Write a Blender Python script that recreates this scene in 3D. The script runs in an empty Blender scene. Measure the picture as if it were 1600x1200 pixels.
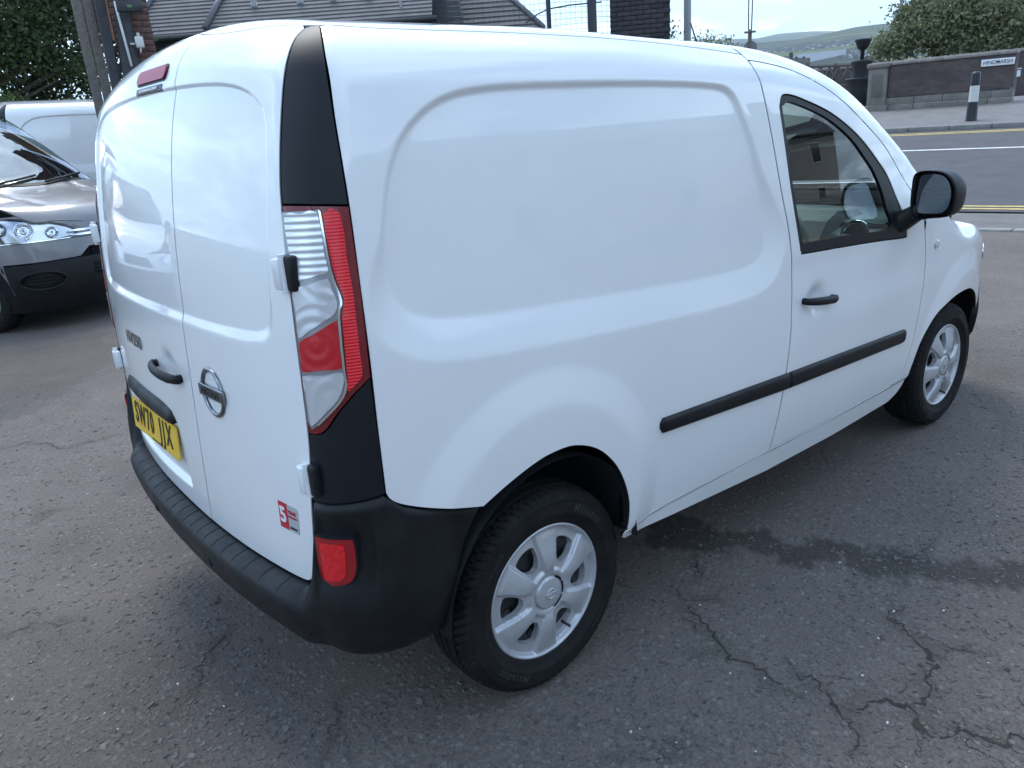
import bpy, bmesh, math, random
import numpy as np
from mathutils import Vector, Matrix
from mathutils.geometry import delaunay_2d_cdt
random.seed(7); rng = np.random.default_rng(11)
R = math.radians
SC = bpy.context.scene
COL = SC.collection

# ---------------------------------------------------------------- camera
CAM = np.array([-1.2426, -2.2745, 1.5698]); YAW, PITCH, ROLL = .8847, .3212, -.0711
_f = np.array([math.cos(PITCH)*math.cos(YAW), math.cos(PITCH)*math.sin(YAW), -math.sin(PITCH)])
_r = np.array([math.sin(YAW), -math.cos(YAW), 0]); _u = np.cross(_r, _f)
CR = math.cos(ROLL)*_r+math.sin(ROLL)*_u; CU = -math.sin(ROLL)*_r+math.cos(ROLL)*_u; CF = _f
cd = bpy.data.cameras.new('camera'); cam = bpy.data.objects.new('camera', cd); COL.objects.link(cam)
cd.sensor_width = 36; cd.sensor_fit = 'HORIZONTAL'; cd.lens = 36*1199.6/1600; cd.clip_start = .05; cd.clip_end = 20000
M = Matrix.Identity(4)
for i in range(3):
    M[i][0] = CR[i]; M[i][1] = CU[i]; M[i][2] = -CF[i]; M[i][3] = CAM[i]
cam.matrix_world = M
SC.camera = cam

# ---------------------------------------------------------------- daylight
SUN_EL, SUN_AZ = R(58), R(70)      # azimuth from +X towards +Y
world = bpy.data.worlds.new('World'); SC.world = world; world.use_nodes = True
wn, wl = world.node_tree.nodes, world.node_tree.links
wn.clear()
wo = wn.new('ShaderNodeOutputWorld'); bg = wn.new('ShaderNodeBackground'); sky = wn.new('ShaderNodeTexSky')
sky.sky_type = 'NISHITA'; sky.sun_disc = False; sky.sun_elevation = SUN_EL; sky.sun_rotation = R(90)-SUN_AZ
sky.altitude = 60; sky.air_density = 1.0; sky.dust_density = .25; sky.ozone_density = 1.3
bg.inputs[1].default_value = .15
# broken cloud over the blue, laid out on a flat layer overhead
tc = wn.new('ShaderNodeTexCoord'); sep = wn.new('ShaderNodeSeparateXYZ'); wl.new(tc.outputs['Generated'], sep.inputs[0])
zz = wn.new('ShaderNodeMath'); zz.operation = 'MAXIMUM'; wl.new(sep.outputs[2], zz.inputs[0]); zz.inputs[1].default_value = 0
za = wn.new('ShaderNodeMath'); za.operation = 'ADD'; wl.new(zz.outputs[0], za.inputs[0]); za.inputs[1].default_value = .13
dv = wn.new('ShaderNodeVectorMath'); dv.operation = 'DIVIDE'; wl.new(tc.outputs['Generated'], dv.inputs[0])
cb = wn.new('ShaderNodeCombineXYZ')
for k in range(3): wl.new(za.outputs[0], cb.inputs[k])
wl.new(cb.outputs[0], dv.inputs[1])
mp = wn.new('ShaderNodeMapping'); mp.inputs['Scale'].default_value = (.9, .9, 0); mp.inputs['Location'].default_value = (3.1, 1.7, 0)
wl.new(dv.outputs[0], mp.inputs[0])
nz = wn.new('ShaderNodeTexNoise'); nz.inputs['Scale'].default_value = 1.0; nz.inputs['Detail'].default_value = 9; nz.inputs['Roughness'].default_value = .58; nz.inputs['Distortion'].default_value = .35
wl.new(mp.outputs[0], nz.inputs['Vector'])
rp = wn.new('ShaderNodeValToRGB'); rp.color_ramp.elements[0].position = .46; rp.color_ramp.elements[1].position = .63
rp.color_ramp.elements[0].color = (0, 0, 0, 1); rp.color_ramp.elements[1].color = (.85, .85, .85, 1)
wl.new(nz.outputs[0], rp.inputs[0])
mx = wn.new('ShaderNodeMix'); mx.data_type = 'RGBA'
wl.new(rp.outputs[0], mx.inputs['Factor']); mx.inputs['B'].default_value = (8.5, 10.7, 12.6, 1)
# pale hazy air low over the horizon, the same all round
hz = wn.new('ShaderNodeMapRange'); wl.new(zz.outputs[0], hz.inputs[0]); hz.inputs[1].default_value = 0; hz.inputs[2].default_value = .30; hz.inputs[3].default_value = .8; hz.inputs[4].default_value = 0; hz.interpolation_type = 'SMOOTHSTEP'
hm = wn.new('ShaderNodeMix'); hm.data_type = 'RGBA'; wl.new(hz.outputs[0], hm.inputs['Factor']); wl.new(sky.outputs[0], hm.inputs['A']); hm.inputs['B'].default_value = (2.05, 3.1, 4.0, 1)
wl.new(hm.outputs['Result'], mx.inputs['A'])
wl.new(mx.outputs['Result'], bg.inputs[0]); wl.new(bg.outputs[0], wo.inputs[0])

sd = bpy.data.lights.new('sun', 'SUN'); sun = bpy.data.objects.new('sun', sd); COL.objects.link(sun)
sd.energy = 1.15; sd.angle = R(28); sd.color = (1, .95, .88)
sun.rotation_euler = Vector((math.cos(SUN_EL)*math.cos(SUN_AZ), math.cos(SUN_EL)*math.sin(SUN_AZ), math.sin(SUN_EL))).to_track_quat('Z', 'Y').to_euler()
SC.view_settings.view_transform = 'Standard'; SC.view_settings.look = 'None'; SC.view_settings.exposure = 1.14; SC.view_settings.gamma = 1
SC.view_settings.use_curve_mapping = False
SC.render.engine = 'CYCLES'; SC.cycles.max_bounces = 8; SC.cycles.transparent_max_bounces = 8; SC.cycles.use_denoising = True
SC.cycles.caustics_reflective = False; SC.cycles.caustics_refractive = False
# ---------------------------------------------------------------- helpers
def tag(o, label=None, cat=None, group=None, kind=None):
    if label: o['label'] = label
    if cat: o['category'] = cat
    if group: o['group'] = group
    if kind: o['kind'] = kind
    return o
def empty(name, loc=(0, 0, 0), rz=0, parent=None):
    o = bpy.data.objects.new(name, None); o.empty_display_size = .1; COL.objects.link(o)
    o.location = loc; o.rotation_euler = (0, 0, rz); o.parent = parent
    return o
def link(name, me, mat=None, parent=None, loc=None):
    o = bpy.data.objects.new(name, me); COL.objects.link(o)
    if mat is not None and len(me.materials) == 0:
        for m in (mat if isinstance(mat, (list, tuple)) else [mat]): me.materials.append(m)
    o.parent = parent
    if loc is not None: o.location = loc
    return o
def copy_tree(o, parent=None):
    c = o.copy(); COL.objects.link(c); c.parent = parent
    for ch in o.children: copy_tree(ch, c)
    return c
def mesh_np(name, V, F, smooth=True, N=None):
    me = bpy.data.meshes.new(name)
    V = np.asarray(V, float)
    me.from_pydata([tuple(v) for v in V], [], [tuple(int(i) for i in f) for f in F])
    if smooth: me.polygons.foreach_set('use_smooth', np.ones(len(me.polygons), bool))
    me.update()
    if N is not None: me.normals_split_custom_set_from_vertices([tuple(n) for n in N])
    return me
class MB:
    """collects simple solids into one mesh"""
    def __init__(s): s.v = []; s.f = []; s.sm = []
    def add(s, V, F, smooth=False):
        b = len(s.v); s.v += [tuple(v) for v in V]; s.f += [tuple(i+b for i in f) for f in F]; s.sm += [smooth]*len(F); return s
    def box(s, c, d, rot=None, taper=1.0, bev=0):
        hx, hy, hz = d[0]/2, d[1]/2, d[2]/2
        if bev:
            e = min(bev, hx*.9, hy*.9, hz*.9); vs = []
            bm = bmesh.new(); bmesh.ops.create_cube(bm, size=1)
            for v in bm.verts: v.co = Vector((v.co.x*d[0], v.co.y*d[1], v.co.z*d[2]))
            bmesh.ops.bevel(bm, geom=list(bm.edges), offset=e, segments=2, affect='EDGES', profile=.5)
            bm.verts.index_update()
            V = [v.co.copy() for v in bm.verts]; F = [[v.index for v in f.verts] for f in bm.faces]; bm.free()
        else:
            V = [Vector((x*(taper if z > 0 else 1), y*(taper if z > 0 else 1), z)) for x in (-hx, hx) for y in (-hy, hy) for z in (-hz, hz)]
            F = [(0, 1, 3, 2), (4, 6, 7, 5), (0, 4, 5, 1), (2, 3, 7, 6), (0, 2, 6, 4), (1, 5, 7, 3)]
        if rot is not None: V = [rot @ v for v in V]
        c = Vector(c)
        return s.add([v+c for v in V], F, bool(bev))
    def tube(s, a, b, r0, r1=None, n=10, cap=True):
        a, b = Vector(a), Vector(b); r1 = r0 if r1 is None else r1
        q = (b-a).to_track_quat('Z', 'Y'); V = []
        for p, r in ((a, r0), (b, r1)):
            V += [p+q @ Vector((math.cos(t)*r, math.sin(t)*r, 0)) for t in (2*math.pi*k/n for k in range(n))]
        F = [(k, (k+1) % n, n+(k+1) % n, n+k) for k in range(n)]
        s.add(V, F, True)
        if cap: s.add(V[:n], [tuple(range(n))[::-1]]); s.add(V[n:], [tuple(range(n))])
        return s
    def path(s, pts, r, n=8):
        P = [Vector(p) for p in pts]; V = []
        rr = r if isinstance(r, (list, tuple)) else [r]*len(P)
        for i, p in enumerate(P):
            d = (P[min(i+1, len(P)-1)]-P[max(i-1, 0)]).normalized(); q = d.to_track_quat('Z', 'Y')
            V += [p+q @ Vector((math.cos(t)*rr[i], math.sin(t)*rr[i], 0)) for t in (2*math.pi*k/n for k in range(n))]
        F = [(i*n+k, i*n+(k+1) % n, (i+1)*n+(k+1) % n, (i+1)*n+k) for i in range(len(P)-1) for k in range(n)]
        F += [tuple(range(n))[::-1], tuple((len(P)-1)*n+k for k in range(n))]
        return s.add(V, F, True)
    def lathe(s, prof, n=32, c=(0, 0, 0), axis='Z'):
        V = []
        for r, h in prof:
            for k in range(n):
                t = 2*math.pi*k/n
                if axis == 'Z': V.append((c[0]+r*math.cos(t), c[1]+r*math.sin(t), c[2]+h))
                else: V.append((c[0]+r*math.cos(t), c[1]+h, c[2]+r*math.sin(t)))
        F = [(i*n+k, i*n+(k+1) % n, (i+1)*n+(k+1) % n, (i+1)*n+k) for i in range(len(prof)-1) for k in range(n)]
        return s.add(V, F, True)
    def prism(s, poly, lo, hi, axis='Z'):
        """poly of (u, v); extruded along the axis"""
        n = len(poly)
        def P(u, v, w): return (u, v, w) if axis == 'Z' else ((u, w, v) if axis == 'Y' else (w, u, v))
        V = [P(u, v, lo) for u, v in poly]+[P(u, v, hi) for u, v in poly]
        return s.add(V, [tuple(range(n))[::-1], tuple(range(n, 2*n))]+[(k, (k+1) % n, n+(k+1) % n, n+k) for k in range(n)])
    def mesh(s, name):
        me = bpy.data.meshes.new(name); me.from_pydata(s.v, [], s.f)
        me.polygons.foreach_set('use_smooth', np.array(s.sm, bool)); me.update()
        bm = bmesh.new(); bm.from_mesh(me); bmesh.ops.recalc_face_normals(bm, faces=bm.faces); bm.to_mesh(me); bm.free()
        return me
    def build(s, name, mat, parent=None, loc=None): return link(name, s.mesh(name), mat, parent, loc)

def text_mesh(name, body, size=1.0, depth=.001, spacing=1.0, bold=0.0):
    """lettering as a solid mesh, centred, in its own XY plane"""
    cu = bpy.data.curves.new(name, 'FONT'); cu.body = body; cu.size = size; cu.extrude = depth/2; cu.space_character = spacing
    cu.align_x = 'CENTER'; cu.align_y = 'CENTER'; cu.resolution_u = 3; cu.offset = bold
    o = bpy.data.objects.new(name, cu); COL.objects.link(o)
    dg = bpy.context.evaluated_depsgraph_get(); me = bpy.data.meshes.new_from_object(o.evaluated_get(dg))
    bpy.data.objects.remove(o); bpy.data.curves.remove(cu); me.name = name
    return me
def xform(me, fn):
    for v in me.vertices: v.co = fn(v.co)
    me.update(); return me

# ---------------------------------------------------------------- materials
def mat(name, col, rough=.5, metal=0, coat=0, spec=.5, coat_rough=.03, trans=0, ior=1.5, alpha=1):
    m = bpy.data.materials.new(name); m.use_nodes = True
    b = m.node_tree.nodes['Principled BSDF']
    b.inputs['Base Color'].default_value = (*col, 1); b.inputs['Roughness'].default_value = rough; b.inputs['Metallic'].default_value = metal
    b.inputs['Coat Weight'].default_value = coat; b.inputs['Coat Roughness'].default_value = coat_rough
    b.inputs['Specular IOR Level'].default_value = spec; b.inputs['Transmission Weight'].default_value = trans; b.inputs['IOR'].default_value = ior
    b.inputs['Alpha'].default_value = alpha
    return m
def nodes(m): return m.node_tree.nodes, m.node_tree.links, m.node_tree.nodes['Principled BSDF']
def coords(m, kind='Object', scale=(1, 1, 1)):
    n, l, b = nodes(m); t = n.new('ShaderNodeTexCoord'); g = n.new('ShaderNodeMapping'); g.inputs['Scale'].default_value = scale
    l.new(t.outputs[kind], g.inputs[0]); return g.outputs[0]
def noise(m, vec, scale, detail=4, rough=.55, dist=0):
    n, l, b = nodes(m); z = n.new('ShaderNodeTexNoise'); z.inputs['Scale'].default_value = scale; z.inputs['Detail'].default_value = detail
    z.inputs['Roughness'].default_value = rough; z.inputs['Distortion'].default_value = dist; l.new(vec, z.inputs['Vector']); return z.outputs[0]
def ramp(m, fac, stops):
    n, l, b = nodes(m); r = n.new('ShaderNodeValToRGB'); e = r.color_ramp.elements
    while len(e) < len(stops): e.new(.5)
    for k, (p, c) in enumerate(stops):
        e[k].position = p; e[k].color = (*c, 1) if len(c) == 3 else c
    l.new(fac, r.inputs[0]); return r.outputs[0]
def mixc(m, fac, a, b_, mode='MIX'):
    n, l, b = nodes(m); x = n.new('ShaderNodeMix'); x.data_type = 'RGBA'; x.blend_type = mode
    for sock, v in (('Factor', fac), ('A', a), ('B', b_)):
        if isinstance(v, (int, float)): x.inputs[sock].default_value = v
        elif isinstance(v, tuple): x.inputs[sock].default_value = (*v, 1)
        else: l.new(v, x.inputs[sock])
    return x.outputs['Result']
def bump(m, h, strength=.3, dist=.01, prev=None):
    n, l, b = nodes(m); x = n.new('ShaderNodeBump'); x.inputs['Strength'].default_value = strength; x.inputs['Distance'].default_value = dist
    l.new(h, x.inputs['Height'])
    if prev is not None: l.new(prev, x.inputs['Normal'])
    l.new(x.outputs[0], b.inputs['Normal']); return x.outputs[0]
def setc(m, c, sock='Base Color'):
    n, l, b = nodes(m); l.new(c, b.inputs[sock])
def math_(m, op, a, b_=None, c=None):
    n, l, b = nodes(m); x = n.new('ShaderNodeMath'); x.operation = op
    for k, v in enumerate((a, b_, c)):
        if v is None: continue
        if isinstance(v, (int, float)): x.inputs[k].default_value = v
        else: l.new(v, x.inputs[k])
    return x.outputs[0]

def mottled(name, c0, c1, scale=6, rough=.8, bstr=.2, bscale=40, bdist=.01, **kw):
    m = mat(name, c0, rough, **kw); v = coords(m); setc(m, ramp(m, noise(m, v, scale, 6), [(.3, c0), (.7, c1)]))
    if bstr: bump(m, noise(m, v, bscale, 5), bstr, bdist)
    return m

PAINT = mat('white_paint', (.80, .81, .815), .32, coat=1.0, spec=.5, coat_rough=.015)
_v = coords(PAINT); _n = noise(PAINT, _v, 3.0, 3); setc(PAINT, ramp(PAINT, _n, [(.3, (.785, .795, .80)), (.7, (.815, .82, .825))]))
_d = noise(PAINT, coords(PAINT, 'Object', (1, 1, .35)), 11, 6, .7); setc(PAINT, ramp(PAINT, _d, [(.35, (.012,)*3), (.75, (.045,)*3)]), 'Coat Roughness')
# black grained plastic with pale scuffs
PLASTIC = mat('black_plastic', (.009, .010, .012), .5, spec=.28)
_v = coords(PLASTIC); bump(PLASTIC, noise(PLASTIC, _v, 900, 2), .12, .0006)
setc(PLASTIC, ramp(PLASTIC, noise(PLASTIC, _v, 9, 7, .65), [(.35, (.42,)*3), (.75, (.62,)*3)]), 'Roughness')
_c = ramp(PLASTIC, noise(PLASTIC, _v, 16, 8, .7), [(.4, (.0065, .0075, .009)), (.8, (.015, .016, .0175))])
_s = ramp(PLASTIC, noise(PLASTIC, coords(PLASTIC, 'Object', (1.0, 1.0, .35)), 75, 3, .6, .6), [(.735, (0, 0, 0)), (.77, (1, 1, 1))]); setc(PLASTIC, mixc(PLASTIC, math_(PLASTIC, 'MULTIPLY', _s, .5), _c, (.085, .085, .082)))
bump(PAINT, noise(PAINT, coords(PAINT), 160, 2, .5), .012, .002)
TRIM = mat('satin_black_trim', (.0075, .0095, .013), .45, spec=.3)
bump(TRIM, noise(TRIM, coords(TRIM), 700, 2), .05, .0005)
GAP_SHADE = mat('gap_shade', (.012, .012, .013), .8, spec=.2)
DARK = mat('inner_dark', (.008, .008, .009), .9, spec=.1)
CHROME = mat('chrome', (.75, .76, .78), .12, metal=1)
SILVER = mat('wheel_silver', (.52, .53, .55), .34, metal=.35, coat=.4, coat_rough=.15)
setc(SILVER, ramp(SILVER, noise(SILVER, coords(SILVER), 25, 6, .65), [(.35, (.47, .48, .50)), (.8, (.53, .54, .56))]))
STEEL = mat('black_steel_wheel', (.015, .015, .016), .45)
RUBBER = mat('tyre_rubber', (.012, .012, .013), .75, spec=.22)
_v = coords(RUBBER); setc(RUBBER, ramp(RUBBER, noise(RUBBER, _v, 14, 7, .65), [(.35, (.0085, .0085, .009)), (.75, (.020, .0195, .0185))]))
bump(RUBBER, noise(RUBBER, _v, 300, 3), .15, .001)
RUBTXT = mat('tyre_lettering', (.026, .026, .027), .6)
def glass_mat(name, tint, alpha, rough=.0):
    """thin pane: clear tinted body with a mirror skin that follows the angle"""
    m = bpy.data.materials.new(name); m.use_nodes = True; n, l = m.node_tree.nodes, m.node_tree.links
    n.clear(); o = n.new('ShaderNodeOutputMaterial'); t = n.new('ShaderNodeBsdfTransparent'); g = n.new('ShaderNodeBsdfGlossy'); x = n.new('ShaderNodeMixShader'); f = n.new('ShaderNodeFresnel')
    t.inputs[0].default_value = (*tint, 1); g.inputs[0].default_value = (1, 1, 1, 1); g.inputs[1].default_value = rough; f.inputs[0].default_value = alpha
    l.new(f.outputs[0], x.inputs[0]); l.new(t.outputs[0], x.inputs[1]); l.new(g.outputs[0], x.inputs[2]); l.new(x.outputs[0], o.inputs[0])
    return m
GLASS = glass_mat('tinted_green_glass', (.80, .96, .89), 1.55)
MIRROR = mat('mirror_glass', (.62, .68, .74), .02, metal=1)

# ---------------------------------------------------------------- panels cut from a curved skin
def dense(loop, sp):
    P = np.asarray(loop, float); out = []
    for i in range(len(P)):
        a, b = P[i], P[(i+1) % len(P)]; n = max(1, int(math.ceil(np.linalg.norm(b-a)/sp)))
        out += [a+(b-a)*k/n for k in range(n)]
    return np.array(out)
def offset_loop(loop, d):
    """move a closed loop inwards by d"""
    P = np.asarray(loop, float); A = np.roll(P, 1, 0); B = np.roll(P, -1, 0)
    area = .5*np.sum(P[:, 0]*B[:, 1]-B[:, 0]*P[:, 1])
    e1 = P-A; e2 = B-P
    n1 = np.stack([-e1[:, 1], e1[:, 0]], 1); n2 = np.stack([-e2[:, 1], e2[:, 0]], 1)
    n1 /= np.linalg.norm(n1, axis=1, keepdims=True)+1e-12; n2 /= np.linalg.norm(n2, axis=1, keepdims=True)+1e-12
    n = n1+n2; n /= np.linalg.norm(n, axis=1, keepdims=True)+1e-9; n /= np.clip(np.sum(n*n1, 1), .5, 1)[:, None]
    return P+n*d*(1 if area > 0 else -1)
def cut_panel(outer, holes, mapf, normf, sp=.012, flange=.02, inset=.0, offset=0.0, scale=(1, 1), refine=(), smooth_in=None):
    """mesh of the region between loops in the parameter plane; returns V, F, N"""
    S = np.array(scale, float); wp = mapf in (map_side, map_rear)
    def warp(q):
        q = np.array(q, float)
        if wp: q[:, 1] = np.where(q[:, 1] > ZK, ZK+(q[:, 1]-ZK)*2.2, q[:, 1])
        return q*S
    def unwarp(q):
        q = q/S
        if wp: q[:, 1] = np.where(q[:, 1] > ZK, ZK+(q[:, 1]-ZK)/2.2, q[:, 1])
        return q
    loops = [warp(outer)]+[warp(h) for h in holes]
    if inset: loops = [offset_loop(L, inset if k == 0 else -inset) for k, L in enumerate(loops)]
    loops = [dense(L, sp) for L in loops]
    lo = loops[0].min(0); hi = loops[0].max(0)
    gx, gy = np.meshgrid(np.arange(lo[0], hi[0], sp), np.arange(lo[1], hi[1], sp*.87)); gx = gx+(np.arange(gx.shape[0]) % 2)[:, None]*sp*.5
    G = np.stack([gx.ravel(), gy.ravel()], 1)
    for c, w, fs in refine:
        c = warp(c)
        hx, hy = np.meshgrid(np.arange(c[:, 0].min()-w, c[:, 0].max()+w, fs), np.arange(c[:, 1].min()-w, c[:, 1].max()+w, fs*.87)); hx = hx+(np.arange(hx.shape[0]) % 2)[:, None]*fs*.5
        H = np.stack([hx.ravel(), hy.ravel()], 1); H = H[np.abs(sd_poly(H[:, 0], H[:, 1], c[::3])) < w]
        G = np.vstack([G[np.abs(sd_poly(G[:, 0], G[:, 1], c[::3])) > w], H])
    sd = sd_poly(G[:, 0], G[:, 1], loops[0])
    for L in loops[1:]: sd = np.maximum(sd, -sd_poly(G[:, 0], G[:, 1], L))
    G = G[sd < -.35*sp]
    pts = []; edges = []
    for L in loops:
        b = len(pts); pts += [Vector((float(p[0]), float(p[1]))) for p in L]; edges += [(b+k, b+(k+1) % len(L)) for k in range(len(L))]
    pts += [Vector((float(p[0]), float(p[1]))) for p in G]
    vo, eo, fo, *_ = delaunay_2d_cdt(pts, edges, [], 0, 1e-6, False)
    Q = np.array([(v.x, v.y) for v in vo]); T = np.array([tuple(f) for f in fo if len(f) == 3], int)
    C = Q[T].mean(1); ins = sd_poly(C[:, 0], C[:, 1], loops[0]) < 0
    for L in loops[1:]: ins &= sd_poly(C[:, 0], C[:, 1], L) > 0
    a = Q[T[:, 0]]; b = Q[T[:, 1]]; c = Q[T[:, 2]]
    ar = np.abs((b[:, 0]-a[:, 0])*(c[:, 1]-a[:, 1])-(b[:, 1]-a[:, 1])*(c[:, 0]-a[:, 0])); ins &= ar > 1e-9
    T = T[ins]
    used, inv = np.unique(T, return_inverse=True); T = inv.reshape(T.shape); Q = Q[used]
    V = mapf(unwarp(Q)); N = normf(V)
    fn = np.cross(V[T[:, 1]]-V[T[:, 0]], V[T[:, 2]]-V[T[:, 0]]); flip = np.sum(fn*N[T].mean(1), 1) < 0
    T[flip] = T[flip][:, ::-1]
    if offset: V = V+N*offset
    if flange:
        E = np.vstack([T[:, [0, 1]], T[:, [1, 2]], T[:, [2, 0]]]); key = np.sort(E, 1); k1 = key[:, 0].astype(np.int64)*10**7+key[:, 1]
        u, idx, cnt = np.unique(k1, return_index=True, return_counts=True); B = E[idx[cnt == 1]]
        bv = np.unique(B); remap = -np.ones(len(V), int); remap[bv] = np.arange(len(bv))
        en = np.zeros((len(bv), 3))
        for i, j in B:
            t = V[j]-V[i]; o = np.cross(t, N[i]); o /= np.linalg.norm(o)+1e-12; en[remap[i]] += o; en[remap[j]] += o
        en /= np.linalg.norm(en, axis=1, keepdims=True)+1e-12
        f1 = min(.003, flange*.5); n0 = len(V); V = np.vstack([V, V[bv], V[bv]-N[bv]*f1, V[bv]-N[bv]*flange]); N = np.vstack([N, en, en, en]); nb = len(bv)
        F = [tuple(t) for t in T]
        for i, j in B:
            a, b = remap[i], remap[j]; F.append((n0+b, n0+a, n0+nb+a, n0+nb+b))
        for i, j in B:
            a, b = remap[i], remap[j]; F.append((n0+nb+b, n0+nb+a, n0+2*nb+a, n0+2*nb+b))
    else: F = [tuple(t) for t in T]
    return V, F, N
def put_panel(name, data, material, parent=None, mirror=False):
    V, F, N = data
    if mirror:
        V = V*np.array([1, -1, 1]); N = N*np.array([1, -1, 1]); F = [f[::-1] for f in F]
    me = mesh_np(name, V, F, True, N)
    if material is PAINT:       # painted lip, then near-black flange: the gap's shade put into colour
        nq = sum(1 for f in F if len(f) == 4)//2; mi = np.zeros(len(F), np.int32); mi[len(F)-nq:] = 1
        if nq: me.materials.append(PAINT); me.materials.append(GAP_SHADE); me.polygons.foreach_set('material_index', mi)
    return link(name, me, material, parent)
# ---------------------------------------------------------------- body surface of the white van (numpy field)
class Spline:
    """natural cubic spline, linear outside its range"""
    def __init__(s, pts):
        s.x = np.array([p[0] for p in pts], float); s.y = np.array([p[1] for p in pts], float)
        n = len(pts); h = np.diff(s.x); A = np.eye(n); b = np.zeros(n)
        for i in range(1, n-1):
            A[i, i-1] = h[i-1]; A[i, i] = 2*(h[i-1]+h[i]); A[i, i+1] = h[i]
            b[i] = 6*((s.y[i+1]-s.y[i])/h[i]-(s.y[i]-s.y[i-1])/h[i-1])
        s.m = np.linalg.solve(A, b); s.h = h
        s.d0 = (s.y[1]-s.y[0])/h[0]-h[0]*s.m[1]/6
        s.d1 = (s.y[-1]-s.y[-2])/h[-1]+h[-1]*s.m[-2]/6
    def __call__(s, q):
        q = np.asarray(q, float)
        i = np.clip(np.searchsorted(s.x, q)-1, 0, len(s.h)-1)
        h = s.h[i]; a = s.x[i+1]-q; b = q-s.x[i]
        r = s.m[i]*a**3/(6*h)+s.m[i+1]*b**3/(6*h)+(s.y[i]/h-s.m[i]*h/6)*a+(s.y[i+1]/h-s.m[i+1]*h/6)*b
        r = np.where(q < s.x[0], s.y[0]+(q-s.x[0])*s.d0, r)
        return np.where(q > s.x[-1], s.y[-1]+(q-s.x[-1])*s.d1, r)

def sstep(a, b, v):
    t = np.clip((np.asarray(v, float)-a)/(b-a), 0, 1)
    return t*t*t*(t*(6*t-15)+10)

def sclamp(t, e):
    """clamp to 0..1 with corners rounded by e"""
    return .5*(np.sqrt(t*t+e*e)-np.sqrt((t-1)**2+e*e)+1)

def sd_poly(px, py, poly):
    """signed distance to a closed polygon, negative inside"""
    P = np.asarray(poly, float); d = np.full(np.shape(px), 1e9); inside = np.zeros(np.shape(px), bool)
    for i in range(len(P)):
        a = P[i]; b = P[i-1]; e = b-a; wx = px-a[0]; wy = py-a[1]
        t = np.clip((wx*e[0]+wy*e[1])/(e@e+1e-12), 0, 1)
        d = np.minimum(d, (wx-e[0]*t)**2+(wy-e[1]*t)**2)
        c = (a[1] > py) != (b[1] > py)
        with np.errstate(divide='ignore', invalid='ignore'):
            xi = (b[0]-a[0])*(py-a[1])/(b[1]-a[1]+1e-15)+a[0]
        inside ^= c & (px < xi)
    return np.where(inside, -1, 1)*np.sqrt(d)

def closed_curve(pts, n=8):
    """smooth closed Catmull-Rom through the points"""
    P = np.asarray(pts, float); N = len(P); out = []
    for i in range(N):
        p0, p1, p2, p3 = P[i-1], P[i], P[(i+1) % N], P[(i+2) % N]
        for k in range(n):
            t = k/n
            out.append(.5*((2*p1)+(-p0+p2)*t+(2*p0-5*p1+4*p2-p3)*t*t+(-p0+3*p1-3*p2+p3)*t**3))
    return np.array(out)
def open_curve(pts, n=8):
    P = np.asarray(pts, float); N = len(P); out = []
    for i in range(N-1):
        p0, p1, p2, p3 = P[max(i-1, 0)], P[i], P[i+1], P[min(i+2, N-1)]
        for k in range(n):
            t = k/n
            out.append(.5*((2*p1)+(-p0+p2)*t+(2*p0-5*p1+4*p2-p3)*t*t+(-p0+3*p1-3*p2+p3)*t**3))
    out.append(P[-1]); return np.array(out)

WZ = Spline([(.22, .845), (.34, .872), (.45, .889), (.62, .902), (.82, .908), (1.0, .905), (1.15, .897), (1.35, .876), (1.55, .846), (1.7, .815), (1.85, .775)])
RZ = Spline([(.2, -.632), (.45, -.647), (.7, -.656), (.95, -.653), (1.2, -.642), (1.39, -.622), (1.55, -.596), (1.7, -.558), (1.85, -.492)])
TP = Spline([(-.8, 1.765), (-.4, 1.782), (0, 1.784), (.4, 1.781), (.8, 1.765), (1.1, 1.752), (1.4, 1.710), (1.62, 1.645), (1.86, 1.535), (2.16, 1.375), (2.4, 1.21), (2.55, 1.09), (2.75, 1.02), (3.0, .985), (3.2, .91), (3.38, .78), (3.5, .58), (3.56, .35)])
NX = 3.57; BOW = .044
RECESS = closed_curve([(-.390, 1.25), (-.386, 1.38), (-.352, 1.49), (-.29, 1.575), (-.19, 1.632), (-.05, 1.652), (.20, 1.655), (.5, 1.652), (.77, 1.641), (.865, 1.620), (.905, 1.56), (.95, 1.46), (.985, 1.34), (1.01, 1.22), (1.0, 1.135), (.92, 1.098), (.7, 1.098), (.4, 1.117), (.1, 1.138), (-.15, 1.158), (-.32, 1.185)], 6)
_rr = [(.23, 1.713), (.444, 1.702), (.566, 1.684), (.643, 1.655), (.676, 1.615), (.684, 1.52), (.682, 1.348), (.674, 1.225), (.632, 1.18), (.48, 1.17), (.25, 1.167)]
REAR_RECESS = closed_curve([(-a, b) for a, b in _rr]+[(0, 1.167)]+_rr[::-1]+[(0, 1.716)], 5)
PLATE_RECESS = closed_curve([(.02, .625), (.01, .74), (.04, .81), (.12, .835), (.32, .838), (.52, .835), (.605, .81), (.635, .74), (.625, .625), (.60, .608), (.32, .605), (.05, .608)], 4)
ARCH_R = (.0, .352); ARCH_F = (2.697, .33)
FINE = True      # panel relief on or off

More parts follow.
